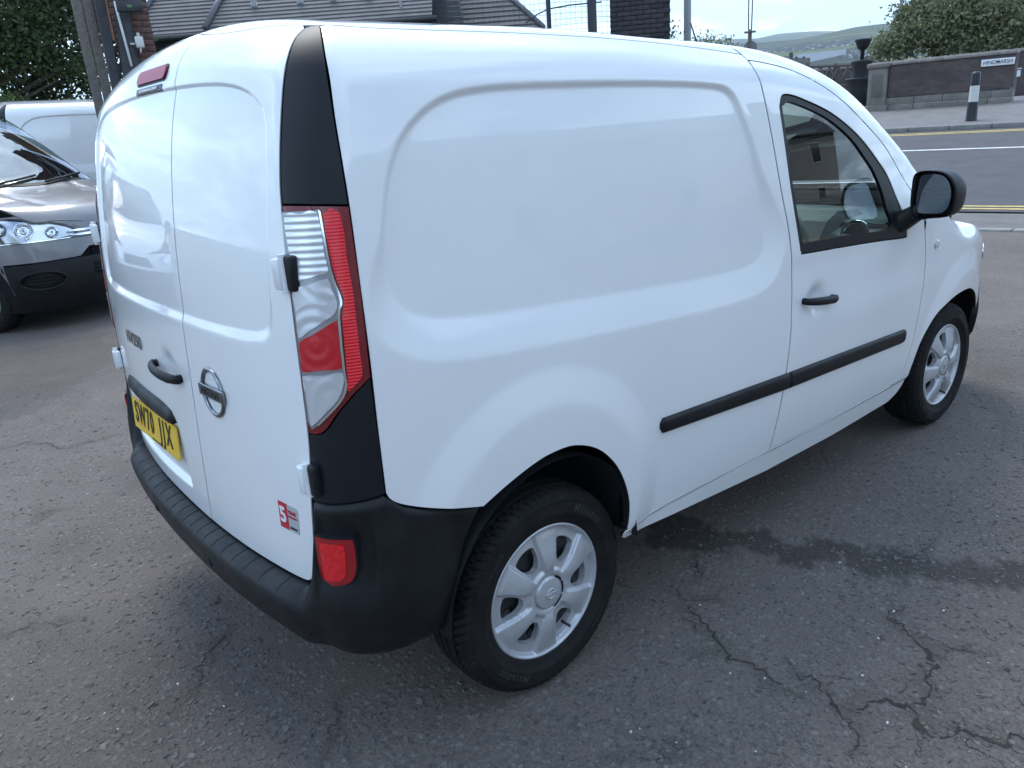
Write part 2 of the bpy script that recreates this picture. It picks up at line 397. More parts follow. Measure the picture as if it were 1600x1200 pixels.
def relief(x, y, z):
    """inward depth of the pressed features"""
    ay = np.abs(y)
    h = np.zeros(np.shape(x))
    side = sstep(-.52, -.46, x)
    m = (x > -.55) & (x < 1.2) & (z > .95) & (z < 1.75)
    if np.any(m):
        sd = sd_poly(x[m], z[m], RECESS); wd = .014+.081*sstep(1.44, 1.12, z[m])
        h[m] += (.012+.014*sstep(1.62, 1.14, z[m]))*(1-sclamp(sd/wd, .20-.155*sstep(.03, .085, wd)))*side[m]
    # wheel arch flares
    for cx, cz, R in ((-.03, .53, .45), (2.70, .42, .455)):
        r = np.hypot(x-cx, z-cz)
        h -= .019*(1-sclamp((r-(R-.085))/.095, .09))*side*sstep(.28, .45, z)
    # shoulder line along the doors
    h += .006*sstep(1.12, 1.02, z)*sstep(.78, .95, z)*sstep(1.02, 1.25, x)*sstep(2.6, 2.2, x)
    # sill crease
    zc = np.interp(x, [-.2, .3, .5, 1.04, 1.5, 1.9, 2.2], [.42, .405, .412, .40, .386, .384, .384])
    h += .008*sstep(.004, -.012, z-zc)*sstep(.2, .3, x)
    # rear doors
    m = (x < -.35) & (z > 1.1) & (z < 1.8) & (ay < .70)
    if np.any(m):
        sd = sd_poly(y[m], z[m], REAR_RECESS); wd = .010+.014*sstep(1.30, 1.18, z[m])
        h[m] += .0075*(1-sclamp(sd/wd, .14))
    m = (x < -.45) & (z > .55) & (z < .95) & (ay < .8)
    if np.any(m):
        sd = sd_poly(y[m], z[m], PLATE_RECESS); wd = .018
        h[m] += .018*(1-sstep(-.5, 1, sd/wd))
    # bowls behind the handles
    b = np.exp(-(((y-.0)/.05)**2+((z-.985)/.045)**2)**1.5)*(x < -.45); h += .016*b
    b = np.exp(-(((x-1.325)/.055)**2+((z-.915)/.05)**2)**1.5)*(x > 1); h += .016*b
    return h

def field(x, y, z):
    ay = np.abs(y)
    W = WZ(z)-.030*np.clip((.15-x)/.75, 0, 2)**2-.22*np.clip((x-2.45)/1.0, 0, 1.2)**2.2
    W = W-.055*sstep(1.3, 2.5, x)*sstep(1.02, 1.35, z)
    ds = ay-W
    dr = (RZ(z)+BOW*(ay/.73)**2.6-x)
    e = 1e-3
    gz = (RZ(z+e)-RZ(z-e))/(2*e); gy = BOW*2.6/.73*(ay/.73)**1.6
    dr = dr/np.sqrt(1+gz*gz+gy*gy)
    u = np.clip(1-(ay/.78)**2.2, -.5, 1)
    sh = .17*u*sstep(1.0, 1.9, x)*sstep(3.6, 2.9, x)
    T = TP(x-sh)+(.088-.04*sstep(1.2, 2.0, x))*u
    g = (TP(x-sh+e)-TP(x-sh-e))/(2*e)
    dt = (z-T)/np.sqrt(1+g*g)
    dn = x-(NX-.10*np.clip(ay/.8, 0, 2)**2.4)
    r = .10; a = np.maximum(ds+r, 0); b = np.maximum(dr+r, 0)
    d = np.minimum(np.maximum(ds, dr), -r)+np.sqrt(a*a+b*b)
    r = .16; a = np.maximum(d+r, 0); b = np.maximum(dn+r, 0)
    d = np.minimum(np.maximum(d, dn), -r)+np.sqrt(a*a+b*b)
    r = .105-.045*sstep(1.2, 1.9, x)+.04*sstep(2.35, 2.75, x); a = np.maximum(d+r, 0); b = np.maximum(dt+r, 0)
    d = np.minimum(np.maximum(d, dt), -r)+np.sqrt(a*a+b*b)
    if FINE:
        d = d+relief(x, y, z)
    return d

def normals(P):
    e = 6e-4; x, y, z = P.T
    g = np.stack([field(x+e, y, z)-field(x-e, y, z), field(x, y+e, z)-field(x, y-e, z), field(x, y, z+e)-field(x, y, z-e)], 1)
    return g/np.maximum(np.linalg.norm(g, axis=1, keepdims=True), 1e-12)

def shoot(O, D, far=2.5, it=30):
    """from inside points O along D to the surface: first without, then with the pressed relief"""
    global FINE
    keep = FINE; FINE = False
    lo = np.zeros(len(O)); hi = np.full(len(O), far)
    for _ in range(17 if keep else 24):
        m = .5*(lo+hi); P = O+D*m[:, None]; ins = field(*P.T) < 0
        lo = np.where(ins, m, lo); hi = np.where(ins, hi, m)
    FINE = keep
    if keep:
        m = .5*(lo+hi); lo = np.maximum(m-.05, 0); hi = m+.035
        for _ in range(11):
            m = .5*(lo+hi); P = O+D*m[:, None]; ins = field(*P.T) < 0
            lo = np.where(ins, m, lo); hi = np.where(ins, hi, m)
    return O+D*(.5*(lo+hi))[:, None]

ZK = 1.35
def elev(t):
    f = np.clip((t-ZK)/.60, 0, 1)*math.pi/2
    return np.cos(f), np.sin(f), np.minimum(t, ZK)
def map_side(q, sgn=-1):
    """(x, t): t is the height up to ZK, above it an angle towards the roof"""
    x, t = q[:, 0], q[:, 1]; c, s, z0 = elev(t); o = np.zeros_like(x)
    return shoot(np.stack([x, o, z0], 1), np.stack([o, sgn*c, s], 1))
XA = .0
def map_rear(q):
    """(a, t): a is the angle about an upright axis, 0 straight back, negative to the right"""
    a, t = q[:, 0], q[:, 1]; c, s, z0 = elev(t); o = np.zeros_like(a)
    return shoot(np.stack([o+XA, o, z0], 1), np.stack([-c*np.cos(a), c*np.sin(a), s], 1))
def map_top(q):
    o = np.zeros(len(q))
    return shoot(np.stack([q[:, 0], q[:, 1], o+.4], 1), np.stack([o, o, o+1], 1))
def inv_t(lat, z):
    """t for a point at height z and horizontal distance lat from the axis"""
    return np.where(z < ZK, z, ZK+.60*np.arctan2(z-ZK, lat)/(math.pi/2))
def inv_side(P): return np.stack([P[:, 0], inv_t(np.abs(P[:, 1]), P[:, 2])], 1)
def inv_rear(P):
    d = np.hypot(P[:, 0]-XA, P[:, 1]); return np.stack([np.arctan2(P[:, 1], -(P[:, 0]-XA)), inv_t(d, P[:, 2])], 1)
# ---------------------------------------------------------------- the white panel van
van = empty('delivery_van', (0, 0, 0))
tag(van, 'white panel van with black bumper and yellow number plate, large in the foreground', 'van')
nF = normals
SA = .72    # metres per radian of the rear angle, for even meshing
def zc_(x): return np.interp(x, [-.2, .3, .5, 1.04, 1.5, 1.9, 2.2], [.42, .405, .412, .40, .386, .384, .384])
A_EDGE = [(-.395, 1.571), (-.433, 1.527), (-.452, 1.479), (-.460, 1.433), (-.465, 1.392), (-.476, 1.277), (-.485, 1.087), (-.490, .957), (-.492, .819)]
B_EDGE = [(-.488, .806), (-.474, .790), (-.45, .773), (-.41, .753), (-.345, .729), (-.247, .699)]
ARCH = [(-.247, .699), (-.174, .729), (-.089, .756), (-.023, .767), (.057, .763), (.141, .727), (.206, .668), (.252, .597), (.281, .517), (.287, .454), (.284, .41)]
DOOR_R = [(1.078, .388), (1.100, .50), (1.122, .62), (1.143, .807), (1.148, .95), (1.140, 1.08), (1.122, 1.19), (1.090, 1.32), (1.062, 1.41), (1.030, 1.500)]
ROOF_S = [(1.02, 1.531), (.80, 1.543), (.571, 1.551), (.106, 1.559), (-.251, 1.563), (-.391, 1.572)]
DOOR_T = [(1.030, 1.500), (1.030, 1.514), (1.048, 1.519), (1.243, 1.506), (1.409, 1.481), (1.647, 1.430), (1.83, 1.388), (1.926, 1.361), (2.03, 1.29), (2.111, 1.208), (2.165, 1.11), (2.19, 1.05)]
DOOR_F = [(2.19, 1.05), (2.216, .93), (2.205, .767), (2.181, .56), (2.15, .47), (2.10, .405), (2.055, .384)]
FARCH = [(2.088, .288), (2.16, .315), (2.205, .36), (2.226, .437), (2.271, .549), (2.37, .648), (2.50, .692), (2.63, .703), (2.76, .69), (2.90, .632), (3.0, .545), (3.05, .44)]
def t2z(p): p = np.array(p, float); p[:, 1] = np.where(p[:, 1] > ZK, ZK+.85*np.tan(np.clip((p[:, 1]-ZK)/.6, 0, .9)*math.pi/2), p[:, 1]); return p
def z2t(p): p = np.array(p, float); p[:, 1] = np.where(p[:, 1] > ZK, ZK+.6*np.arctan((p[:, 1]-ZK)/.85)/(math.pi/2), p[:, 1]); return p
cc = lambda pts, n=6: [tuple(p) for p in z2t(open_curve(t2z(pts), n))]
ccl = lambda pts, n=5: [tuple(p) for p in z2t(closed_curve(t2z(pts), n))]
bot = lambda a, b, n, dz: [(x, float(zc_(x))+dz) for x in np.linspace(a, b, n)]
side_loop = cc(A_EDGE)+cc(B_EDGE)[1:]+cc(ARCH)[1:]+bot(.305, 1.076, 12, .001)+cc(DOOR_R)+[(1.024, 1.528)]+cc(ROOF_S)[:-1]
ref_rec = [([(p[0], float(inv_t(abs(WZ(p[1])), p[1]))) for p in dense(RECESS, .008)], .024, .0045)]
side_data = cut_panel(side_loop, [], map_side, nF, .0105, .022, .0034, refine=ref_rec)
door_loop = cc(DOOR_T)+cc(DOOR_F)[1:]+bot(2.05, 1.082, 14, .002)+cc(DOOR_R)[1:-1]
WIN = [(1.1265, 1.438), (1.131, 1.455), (1.150, 1.465), (1.20, 1.465), (1.291, 1.456), (1.451, 1.435), (1.634, 1.399), (1.796, 1.355), (1.90, 1.285), (1.955, 1.20), (1.995, 1.12), (2.020, 1.052), (2.0, 1.040), (1.80, 1.056), (1.552, 1.073), (1.235, 1.093), (1.205, 1.100), (1.192, 1.125), (1.15, 1.32)]
GL = [(1.146, 1.444), (1.158, 1.452), (1.19, 1.456), (1.287, 1.447), (1.427, 1.428), (1.581, 1.396), (1.70, 1.360), (1.775, 1.315), (1.83, 1.245), (1.855, 1.17), (1.862, 1.095), (1.547, 1.114), (1.235, 1.128), (1.215, 1.135), (1.17, 1.32)]
win_loop = ccl(WIN); gl_loop = ccl(GL)
door_data = cut_panel(door_loop, [win_loop], map_side, nF, .0125, .03, .0034)
frame_data = cut_panel(win_loop, [gl_loop], map_side, nF, .012, .012, .0012, offset=-.003)
glass_data = cut_panel(gl_loop, [], map_side, nF, .03, 0, .0, offset=-.009)
sill_loop = bot(.285, 2.052, 24, -.002)+[(2.085, .375), (2.08, .29), (1.6, .284), (1.1, .300), (.54, .345), (.30, .368), (.283, .378)]
sill_data = cut_panel(sill_loop, [], map_side, nF, .015, .012, .0010)
fend_loop = cc([(2.20, 1.072), (2.165, 1.125), (2.21, 1.15), (2.32, 1.13), (2.5, 1.075), (2.75, 1.01), (3.0, .955), (3.1, .905), (3.16, .80), (3.15, .66), (3.06, .60), (3.035, .53)], 4)+cc(FARCH[::-1])[8:]+[(2.07, .30), (2.088, .372), (2.06, .382)]+cc(DOOR_F[::-1])[1:-1]
fend_data = cut_panel(fend_loop, [], map_side, nF, .014, .022, .0028)
CANT_U = [(1.02, 1.60), (1.25, 1.592), (1.45, 1.565), (1.65, 1.52), (1.93, 1.45), (2.15, 1.33), (2.3, 1.22), (2.36, 1.14)]
cant_loop = [(1.024, 1.531)]+cc(DOOR_T)[2:]+[(2.17, 1.125), (2.21, 1.152), (2.32, 1.132)]+cc(CANT_U)[::-1]
cant_data = cut_panel(cant_loop, [], map_side, nF, .014, .0, .001)
fill_side = put_panel
for mir in (False, True):
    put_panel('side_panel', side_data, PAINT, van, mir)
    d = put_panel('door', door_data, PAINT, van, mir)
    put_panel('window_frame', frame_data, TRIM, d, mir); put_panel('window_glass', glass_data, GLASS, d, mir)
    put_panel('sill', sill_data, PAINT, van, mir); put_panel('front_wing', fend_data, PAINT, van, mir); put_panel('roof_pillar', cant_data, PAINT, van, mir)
    if not mir: van_door = d
    else: van_door_l = d
# roof, windscreen, bonnet
TOPT = [(-1.045, 1.549), (-.9, 1.578), (-.7, 1.606), (-.45, 1.645), (-.2, 1.68), (0, 1.688)]
topl = cc(TOPT); topl = topl+[(-a, t) for a, t in topl[::-1][1:]]
xy = lambda P: [tuple(p[:2]) for p in P]
rear_edge = xy(map_rear(np.array(topl)))                     # right to left
rs = xy(map_side(np.array([(-.391, 1.573)]+cc(ROOF_S)[::-1][4:])))
cu = map_side(np.array(cc(CANT_U))); cu_xy = xy(cu)
k0 = next(i for i, p in enumerate(cu_xy) if p[0] > 1.50)
right = rs+cu_xy[:k0]
wtop = [(1.72-.22*(y/.70)**2, y) for y in np.linspace(cu_xy[k0][1]+.004, -cu_xy[k0][1]-.004, 21)]
roof_loop = right+wtop+[(x, -y) for x, y in right[::-1]]+rear_edge[::-1][1:-1]
# the roof sheet carries two pressed swages
roof_data = cut_panel(roof_loop, [], map_top, nF, .03, .02, .0015)
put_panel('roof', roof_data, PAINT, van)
ws_side = cu_xy[k0:]
base = [(2.64-.24*(y/.74)**2, y) for y in np.linspace(ws_side[-1][1]+.01, -ws_side[-1][1]-.01, 21)]
ws_loop = ws_side+base+[(x, -y) for x, y in ws_side[::-1]]+wtop[::-1][1:-1]
WINDSCREEN = cut_panel(ws_loop, [], map_top, nF, .05, 0, .004, offset=-.002)
put_panel('windscreen', WINDSCREEN, GLASS, van)
bon_loop = [(x+.012, y) for x, y in base]+[(3.0, .70), (3.3, .55), (3.42, .3), (3.45, 0), (3.42, -.3), (3.3, -.55), (3.0, -.70)]
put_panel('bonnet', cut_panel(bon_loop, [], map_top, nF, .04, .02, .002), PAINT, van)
# nose
XF = 2.75
def map_nose(q):
    a, z = q[:, 0], q[:, 1]; o = np.zeros_like(a)
    return shoot(np.stack([o+XF, o, z], 1), np.stack([np.cos(a), np.sin(a), o], 1))
np_a = 1.16
nose = cut_panel([(-np_a, .62), (np_a, .62), (np_a, .86), (.8, .86), (.3, .80), (-.3, .80), (-.8, .86), (-np_a, .86)], [], map_nose, nF, .04, .02, .001, scale=(.8, 1))
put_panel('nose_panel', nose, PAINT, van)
put_panel('front_bumper', cut_panel([(-1.22, .22), (1.22, .22), (1.22, .52), (1.12, .615), (-1.12, .615), (-1.22, .52)], [], map_nose, nF, .04, .03, .001, scale=(.8, 1), offset=.012), PLASTIC, van)
HEADL = mat('headlamp_lens', (.72, .74, .76), .08, metal=.6, coat=1)
for s in (-1, 1):
    hl = closed_curve([(s*.62, .70), (s*.95, .73), (s*1.12, .80), (s*1.0, .85), (s*.75, .83), (s*.60, .76)], 5)
    put_panel('headlight', cut_panel(hl if s > 0 else hl[::-1], [], map_nose, nF, .04, .02, 0, scale=(.8, 1), offset=.004), HEADL, van)
put_panel('grille', cut_panel([(-.5, .66), (.5, .66), (.45, .77), (-.45, .77)], [], map_nose, nF, .04, .02, 0, scale=(.8, 1), offset=.005), PLASTIC, van)

# ---- tail: doors, corner trims, lamps
OUT = [(-.852, .575), (-.873, .645), (-.884, .718), (-.893, .79), (-.903, .85), (-.916, .97), (-.921, 1.137), (-.923, 1.285), (-.926, 1.391), (-.933, 1.423), (-.949, 1.463), (-.971, 1.505), (-.99, 1.53), (-1.015, 1.547)]
SEAM = [(-.165, .530), (-.225, .70), (-.275, .94), (-.297, 1.17), (-.297, 1.32), (-.302, 1.42), (-.318, 1.50), (-.345, 1.57), (-.37, 1.655)]
topr = [p for p in topl if -1.02 < p[0] < -.375]
door_bot = cc([(-.165, .530), (-.488, .538), (-.72, .548), (-.80, .553), (-.835, .560), (-.852, .575)])
rloop = door_bot+cc(OUT)[1:]+topr+cc(SEAM)[::-1][:-1]
lbot = [(-a, z) for a, z in cc([(.165, .530), (0.0, .530), (-.488, .538), (-.72, .548), (-.80, .553), (-.835, .560), (-.852, .575)])]
lloop = lbot+[(-a, t) for a, t in cc(OUT)[1:]]+[(-a, t) for a, t in topr]+[p for p in topl[::-1] if -.365 < p[0] < .375]+cc(SEAM)[::-1][:-1]
yz = lambda C: [tuple(p) for p in inv_rear(shoot(np.stack([np.zeros(len(C)), C[:, 0], C[:, 1]], 1), np.tile([-1., 0, 0], (len(C), 1))))]
rr_ref = [(yz(dense(REAR_RECESS, .008)), .018, .0033), (yz(dense(PLATE_RECESS, .008)), .02, .005)]
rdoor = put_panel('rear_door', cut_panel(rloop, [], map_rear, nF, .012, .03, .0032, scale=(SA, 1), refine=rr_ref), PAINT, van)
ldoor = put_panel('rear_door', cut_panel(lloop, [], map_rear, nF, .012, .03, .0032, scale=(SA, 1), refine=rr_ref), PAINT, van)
TE = [(-1.0532, 1.549), (-1.0572, 1.508), (-1.0602, 1.463), (-1.0642, 1.423), (-1.0672, 1.387)]
ti = [p for p in cc(OUT) if p[1] > 1.392]
trim_up = cut_panel(cc(TE)+[(-.927, 1.392)]+ti, [], map_rear, nF, .014, .02, .0016, scale=(SA, 1), offset=.001)
LAMP = [(-.927, 1.3915), (-1.0672, 1.3865), (-1.0692, 1.277), (-1.0677, 1.18), (-1.0662, 1.09), (-1.05, 1.076), (-1.03, 1.061), (-.992, 1.023), (-.965, .988), (-.95, .975), (-.935, .971), (-.917, .972), (-.921, 1.137), (-.923, 1.285)]
low = [(-1.0662, 1.09), (-1.0662, .957), (-1.0652, .818)]
trim_lo = cut_panel(cc(low)+[(-.896, .802), (-.903, .85), (-.912, .93), (-.917, .972), (-.935, .971), (-.95, .975), (-.965, .988), (-.992, 1.023), (-1.03, 1.061), (-1.05, 1.076)], [], map_rear, nF, .014, .02, .0016, scale=(SA, 1), offset=.001)
for mir in (False, True):
    put_panel('corner_trim', trim_up, TRIM, van, mir); put_panel('corner_trim', trim_lo, TRIM, van, mir)
# lamp: housing, bezel and lens fields in several layers
def lens_mat(name, col, rib=0, metal=0, rough=.12, vec='Z'):
    m = mat(name, col, rough, metal=metal, coat=.45, coat_rough=.02)
    if rib:
        v = coords(m, 'Object', (0, 0, 1) if vec == 'Z' else (1, 1, 0)); n, l, b = nodes(m); w = n.new('ShaderNodeTexWave'); w.bands_direction = 'Z' if vec == 'Z' else 'Y'; w.inputs['Scale'].default_value = rib
        l.new(v, w.inputs['Vector']); bump(m, w.outputs[1], .55, .0025)
    return m
RED = lens_mat('red_lens', (.78, .006, .016), 46, 0, .35)
_n, _l, _b = nodes(RED); _b.inputs['Emission Color'].default_value = (0, 0, 0, 1)
DRED = lens_mat('dark_red_lens', (.16, .004, .010), 0, 0, .25); MRED = lens_mat('plain_red_lens', (.50, .004, .012), 0, 0, .3)
CLEAR = lens_mat('clear_lens_over_reflector', (.60, .61, .63), 0, .35, .25); CLRIB = lens_mat('ribbed_reflector', (.74, .76, .79), 22, .55, .22)
for m_ in (CLEAR, MRED):
    n_, l_, b_ = nodes(m_); v_ = coords(m_); vo_ = n_.new('ShaderNodeTexVoronoi'); vo_.inputs['Scale'].default_value = 9; l_.new(v_, vo_.inputs['Vector'])
    w_ = math_(m_, 'SINE', math_(m_, 'MULTIPLY', vo_.outputs['Distance'], 26.0)); bump(m_, w_, .16, .003)
LAMPBED = mat('lamp_bed_silver', (.30, .31, .33), .3, metal=.6, coat=.6)
LF = {
 'upper': [(-.932, 1.3835), (-1.004, 1.3835), (-1.011, 1.317), (-.968, 1.306), (-.935, 1.30)],
 'clear': [(-.931, 1.285), (-1.006, 1.305), (-1.020, 1.255), (-1.012, 1.232), (-.93, 1.182)],
 'block': [(-.929, 1.175), (-1.008, 1.218), (-1.015, 1.216), (-1.012, 1.118), (-.927, 1.112)],
 'lower': [(-.926, 1.102), (-1.012, 1.110), (-1.011, 1.082), (-.995, 1.05), (-.942, .998), (-.928, .992)],
 'band': [(-1.013, 1.3825), (-1.048, 1.3815), (-1.053, 1.27), (-1.050, 1.10), (-1.038, 1.083), (-1.016, 1.066), (-1.018, 1.11), (-1.023, 1.225), (-1.031, 1.258), (-1.018, 1.32)],
}
lamp_loop = [tuple(p) for p in LAMP]
for mir in (False, True):
    lm = put_panel('tail_light', cut_panel(lamp_loop, [], map_rear, nF, .014, .02, .0016, scale=(SA, 1), offset=.003), DRED, van, mir)
    bsl = [(-.925, 1.3855), (-1.0075, 1.3850), (-1.014, 1.32), (-1.0265, 1.258), (-1.0185, 1.228), (-1.0145, 1.11), (-1.0145, 1.08), (-.998, 1.047), (-.946, .995), (-.930, .983), (-.922, 1.0), (-.9255, 1.137), (-.927, 1.285)]
    put_panel('reflector_bed', cut_panel(bsl, [], map_rear, nF, .014, .004, 0, scale=(SA, 1), offset=.005), LAMPBED, lm, mir)
    for nm, mt_, k in (('upper', CLRIB, 'reflector'), ('clear', CLEAR, 'clear_lens'), ('block', MRED, 'red_lens'), ('lower', CLEAR, 'clear_lens'), ('band', RED, 'ribbed_lens')):
        lp = closed_curve(dense(LF[nm], .04), 2)
        put_panel(k, cut_panel(lp, [], map_rear, nF, .012, .006, .001, scale=(SA, 1), offset=.007), mt_, lm, mir)
    bz = [(-1.0075, 1.3845), (-1.014, 1.32), (-1.0265, 1.258), (-1.0185, 1.228), (-1.0145, 1.11), (-1.0145, 1.08), (-.998, 1.047), (-.946, .995)]
    bzl = offset_loop(np.array(cc(bz, 4)), 0); L1 = [(a-.0022, t-.001) for a, t in cc(bz, 4)]; L2 = [(a+.0022, t+.001) for a, t in cc(bz, 4)][::-1]
    put_panel('chrome_strip', cut_panel(L1+L2, [], map_rear, nF, .012, .004, 0, scale=(SA, 1), offset=.009), CHROME, lm, mir)
# ---- dark shell added inside to block light through the gaps
FINE = False
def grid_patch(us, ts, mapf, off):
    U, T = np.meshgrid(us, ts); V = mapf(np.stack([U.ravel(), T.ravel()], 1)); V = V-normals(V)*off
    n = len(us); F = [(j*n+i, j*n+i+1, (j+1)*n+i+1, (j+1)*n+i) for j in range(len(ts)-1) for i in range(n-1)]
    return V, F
def inner(V, F): m_ = MB(); m_.add(V, F); m_.build('light_block_skin', DARK, van)
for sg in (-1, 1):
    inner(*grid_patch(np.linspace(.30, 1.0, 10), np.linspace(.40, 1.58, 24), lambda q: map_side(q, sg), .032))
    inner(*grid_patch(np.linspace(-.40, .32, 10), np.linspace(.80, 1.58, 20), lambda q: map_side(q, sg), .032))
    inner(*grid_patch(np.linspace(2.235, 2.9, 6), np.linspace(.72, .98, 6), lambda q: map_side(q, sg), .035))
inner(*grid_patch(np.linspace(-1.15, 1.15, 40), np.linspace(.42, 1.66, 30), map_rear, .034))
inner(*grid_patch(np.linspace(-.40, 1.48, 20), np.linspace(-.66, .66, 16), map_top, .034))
mb_ = MB(); mb_.box((1.02, 0, 1.0), (.012, 1.62, 1.3)); mb_.build('bulkhead', mat('bulkhead_grey', (.10, .10, .105), .7), van)
FINE = True
um = MB(); um.box((1.3, 0, .34), (3.2, 1.28, .06)); um.box((.2, 0, .36), (1.1, 1.0, .10)); um.box((2.9, 0, .30), (.9, 1.2, .12))
um.box((1.2, .0, .27), (2.2, .16, .10)); um.tube((0, -.68, .30), (0, .68, .30), .045)
um.build('underbody', DARK, van)
# wheel arch liners
LINER = mat('arch_liner', (.016, .018, .021), .75, spec=.25)
bump(LINER, noise(LINER, coords(LINER), 120, 4), .25, .002)
for cx, czz, rad in ((.0, .36, .372), (2.66, .33, .385)):
    for s in (-1, 1):
        m = MB(); n = 40; prof = [(-.905 if cx < 1 else -.80, 1.0), (-.88 if cx < 1 else -.78, 1.0), (-.70, 1.0), (-.56, .99), (-.54, .6), (-.54, .1)]; V = []
        for yy, k in prof:
            for i in range(n+1):
                t = R(2 if cx < 1 else 8)+R(176)*i/n; V.append((cx+rad*k*math.cos(t)*(1-.12*(math.cos(t) > 0)*math.cos(t)), s*-yy*(1 if True else 1)*(-1), czz+rad*k*math.sin(t)))
        V = [(x, -s*abs(y)*(-1), z) for x, y, z in V]
        F = [(j*(n+1)+i, j*(n+1)+i+1, (j+1)*(n+1)+i+1, (j+1)*(n+1)+i) for j in range(len(prof)-1) for i in range(n)]
        m.add(V, F, True); m.build('arch_liner', LINER, van)
# damper top seen in the rear arch
m = MB(); m.tube((-.02, -.70, .66), (-.10, -.74, .50), .035, .045, 14); m.tube((-.02, -.68, .66), (-.02, -.76, .66), .05, .05, 14); m.box((-.02, -.72, .70), (.12, .10, .03), bev=.01)
m.build('damper', mottled('dirty_steel', (.09, .085, .08), (.16, .15, .14), 20, .8), van)

# ---- rear bumper, swept round the corners
ZTOP = lambda a: np.interp(np.abs(a), [0, .165, .488, .72, .80, .835, .852, .873, .884, .893, .898, 1.061, 1.075, 1.10, 1.14, 1.208, 1.306], [.524, .525, .533, .543, .548, .553, .568, .640, .712, .782, .798, .812, .797, .770, .748, .726, .694])
def bumper_mesh():
    ac = np.concatenate([np.linspace(-1.306, -.90, 110), np.linspace(-.898, -.852, 40), np.linspace(-.8495, .8495, 760), np.linspace(.852, .898, 40), np.linspace(.90, 1.306, 110)])
    # profile: fraction along, (offset, height) for the middle and for the corner
    mid = [(-.035, None), (-.012, 0), (.004, .001), (.020, -.001), (.036, -.005), (.050, -.012), (.059, -.024), (.063, -.040), (.063, -.060), (.061, -.085), (.057, -.110), (.051, -.125), (.045, -.134), (.040, -.143), (.030, -.158), (.010, -.172), (-.03, -.178), (-.12, -.178)]
    H = np.array([0, 0, .06, .12, .20, .28, .36, .42, .50, .58, .66, .75, .80, .85, .90, .96, 1.0, 1.0])
    Oc = np.array([-.03, .0015, .0025, .004, .008, .013, .018, .022, .027, .031, .032, .030, .026, .024, .022, .010, -.03, -.10])
    rows = len(mid); zt = ZTOP(ac); V = np.zeros((rows, len(ac), 3)); w = sstep(.80, .895, np.abs(ac))
    w_o = sstep(.78, .95, np.abs(ac))
    for k, (o, dz) in enumerate(mid):
        zm = zt*0+.545+(dz if dz is not None else -.002) if False else zt+(dz if dz is not None else -.004)
        if k >= 5: zm = (1-sstep(.6, .9, np.abs(ac)))*zm+sstep(.6, .9, np.abs(ac))*np.minimum(zm, .545+dz)
        zb = .385; zcor = zt+(zb-zt)*H[k]
        z = zm*(1-w)+zcor*w
        off = o*(1-w_o)+Oc[k]*w_o
        off = off*np.clip((1.345-np.abs(ac))/.12, .25, 1) if k > 1 else off
        # tread ribs on the step
        if 2 <= k <= 5:
            fr = np.abs(((ac*SA/.062) % 1)-.5)*2; z = z-.0022*(1-w)*(fr > .90)
        # recess round the fog lamps
        aa = np.abs(ac); m1 = sstep(.895, .905, aa)*sstep(1.035, 1.02, aa)*sstep(.585, .60, z)*sstep(.765, .75, z); off = off-.013*m1
        ae = np.interp(z, [.36, .42, .5, .62, .70], [1.15, 1.175, 1.20, 1.245, 1.306]); ap = np.where(aa > 1.0, np.sign(ac)*(1.0+(aa-1.0)*(ae-1.0)/.306), ac)
        P = map_rear(np.stack([ap, z], 1)); N = normals(P); N[:, 2] = 0; N /= np.linalg.norm(N, axis=1, keepdims=True)
        V[k] = P+N*off[:, None]
    n = len(ac); F = [(k*n+i, k*n+i+1, (k+1)*n+i+1, (k+1)*n+i) for k in range(rows-1) for i in range(n-1)]
    return mesh_np('bumper', V.reshape(-1, 3), [f[::-1] for f in F])
FINE = False
bumper = link('rear_bumper', bumper_mesh(), PLASTIC, van)
def bumper_pt(a, z, off):
    P = map_rear(np.array([[a, z]])); N = normals(P); N[:, 2] = 0; N /= np.linalg.norm(N); return P[0]+N[0]*off, N[0]
FOGL = lens_mat('fog_lens', (.30, .004, .010), 0, 0, .2); FOGC = lens_mat('fog_core', (.70, .006, .014), 0, 0, .25)
n_, l_, b_ = nodes(FOGL); vo_ = n_.new('ShaderNodeTexVoronoi'); vo_.inputs['Scale'].default_value = 38; l_.new(coords(FOGL), vo_.inputs['Vector']); bump(FOGL, vo_.outputs['Distance'], .25, .004)
n_, l_, b_ = nodes(FOGC); vo_ = n_.new('ShaderNodeTexVoronoi'); vo_.inputs['Scale'].default_value = 55; l_.new(coords(FOGC), vo_.inputs['Vector']); bump(FOGC, vo_.outputs['Distance'], .8, .006)
fog = closed_curve([(-.905, .716), (-.91, .722), (-.975, .727), (-.986, .722), (-.987, .69), (-.982, .645), (-.966, .616), (-.935, .604), (-.908, .602), (-.902, .615), (-.903, .665)], 4)
fogd = cut_panel(fog, [], map_rear, nF, .012, .03, 0, scale=(SA, 1), offset=.018)
fogc = cut_panel(closed_curve([((a+.940)*.62-.938, (z-.668)*.80+.668) for a, z in fog[::4]], 4), [], map_rear, nF, .008, .004, 0, scale=(SA, 1), offset=.0205)
fogr = cut_panel(closed_curve([((a+.944)*1.09-.944, (z-.664)*1.07+.664) for a, z in fog[::4]], 4), [], map_rear, nF, .014, .02, 0, scale=(SA, 1), offset=.0155)
for mir in (False, True):
    fo = put_panel('fog_light', fogd, FOGL, bumper, mir); put_panel('fog_core', fogc, FOGC, fo, mir); put_panel('fog_bezel', fogr, TRIM, bumper, mir)
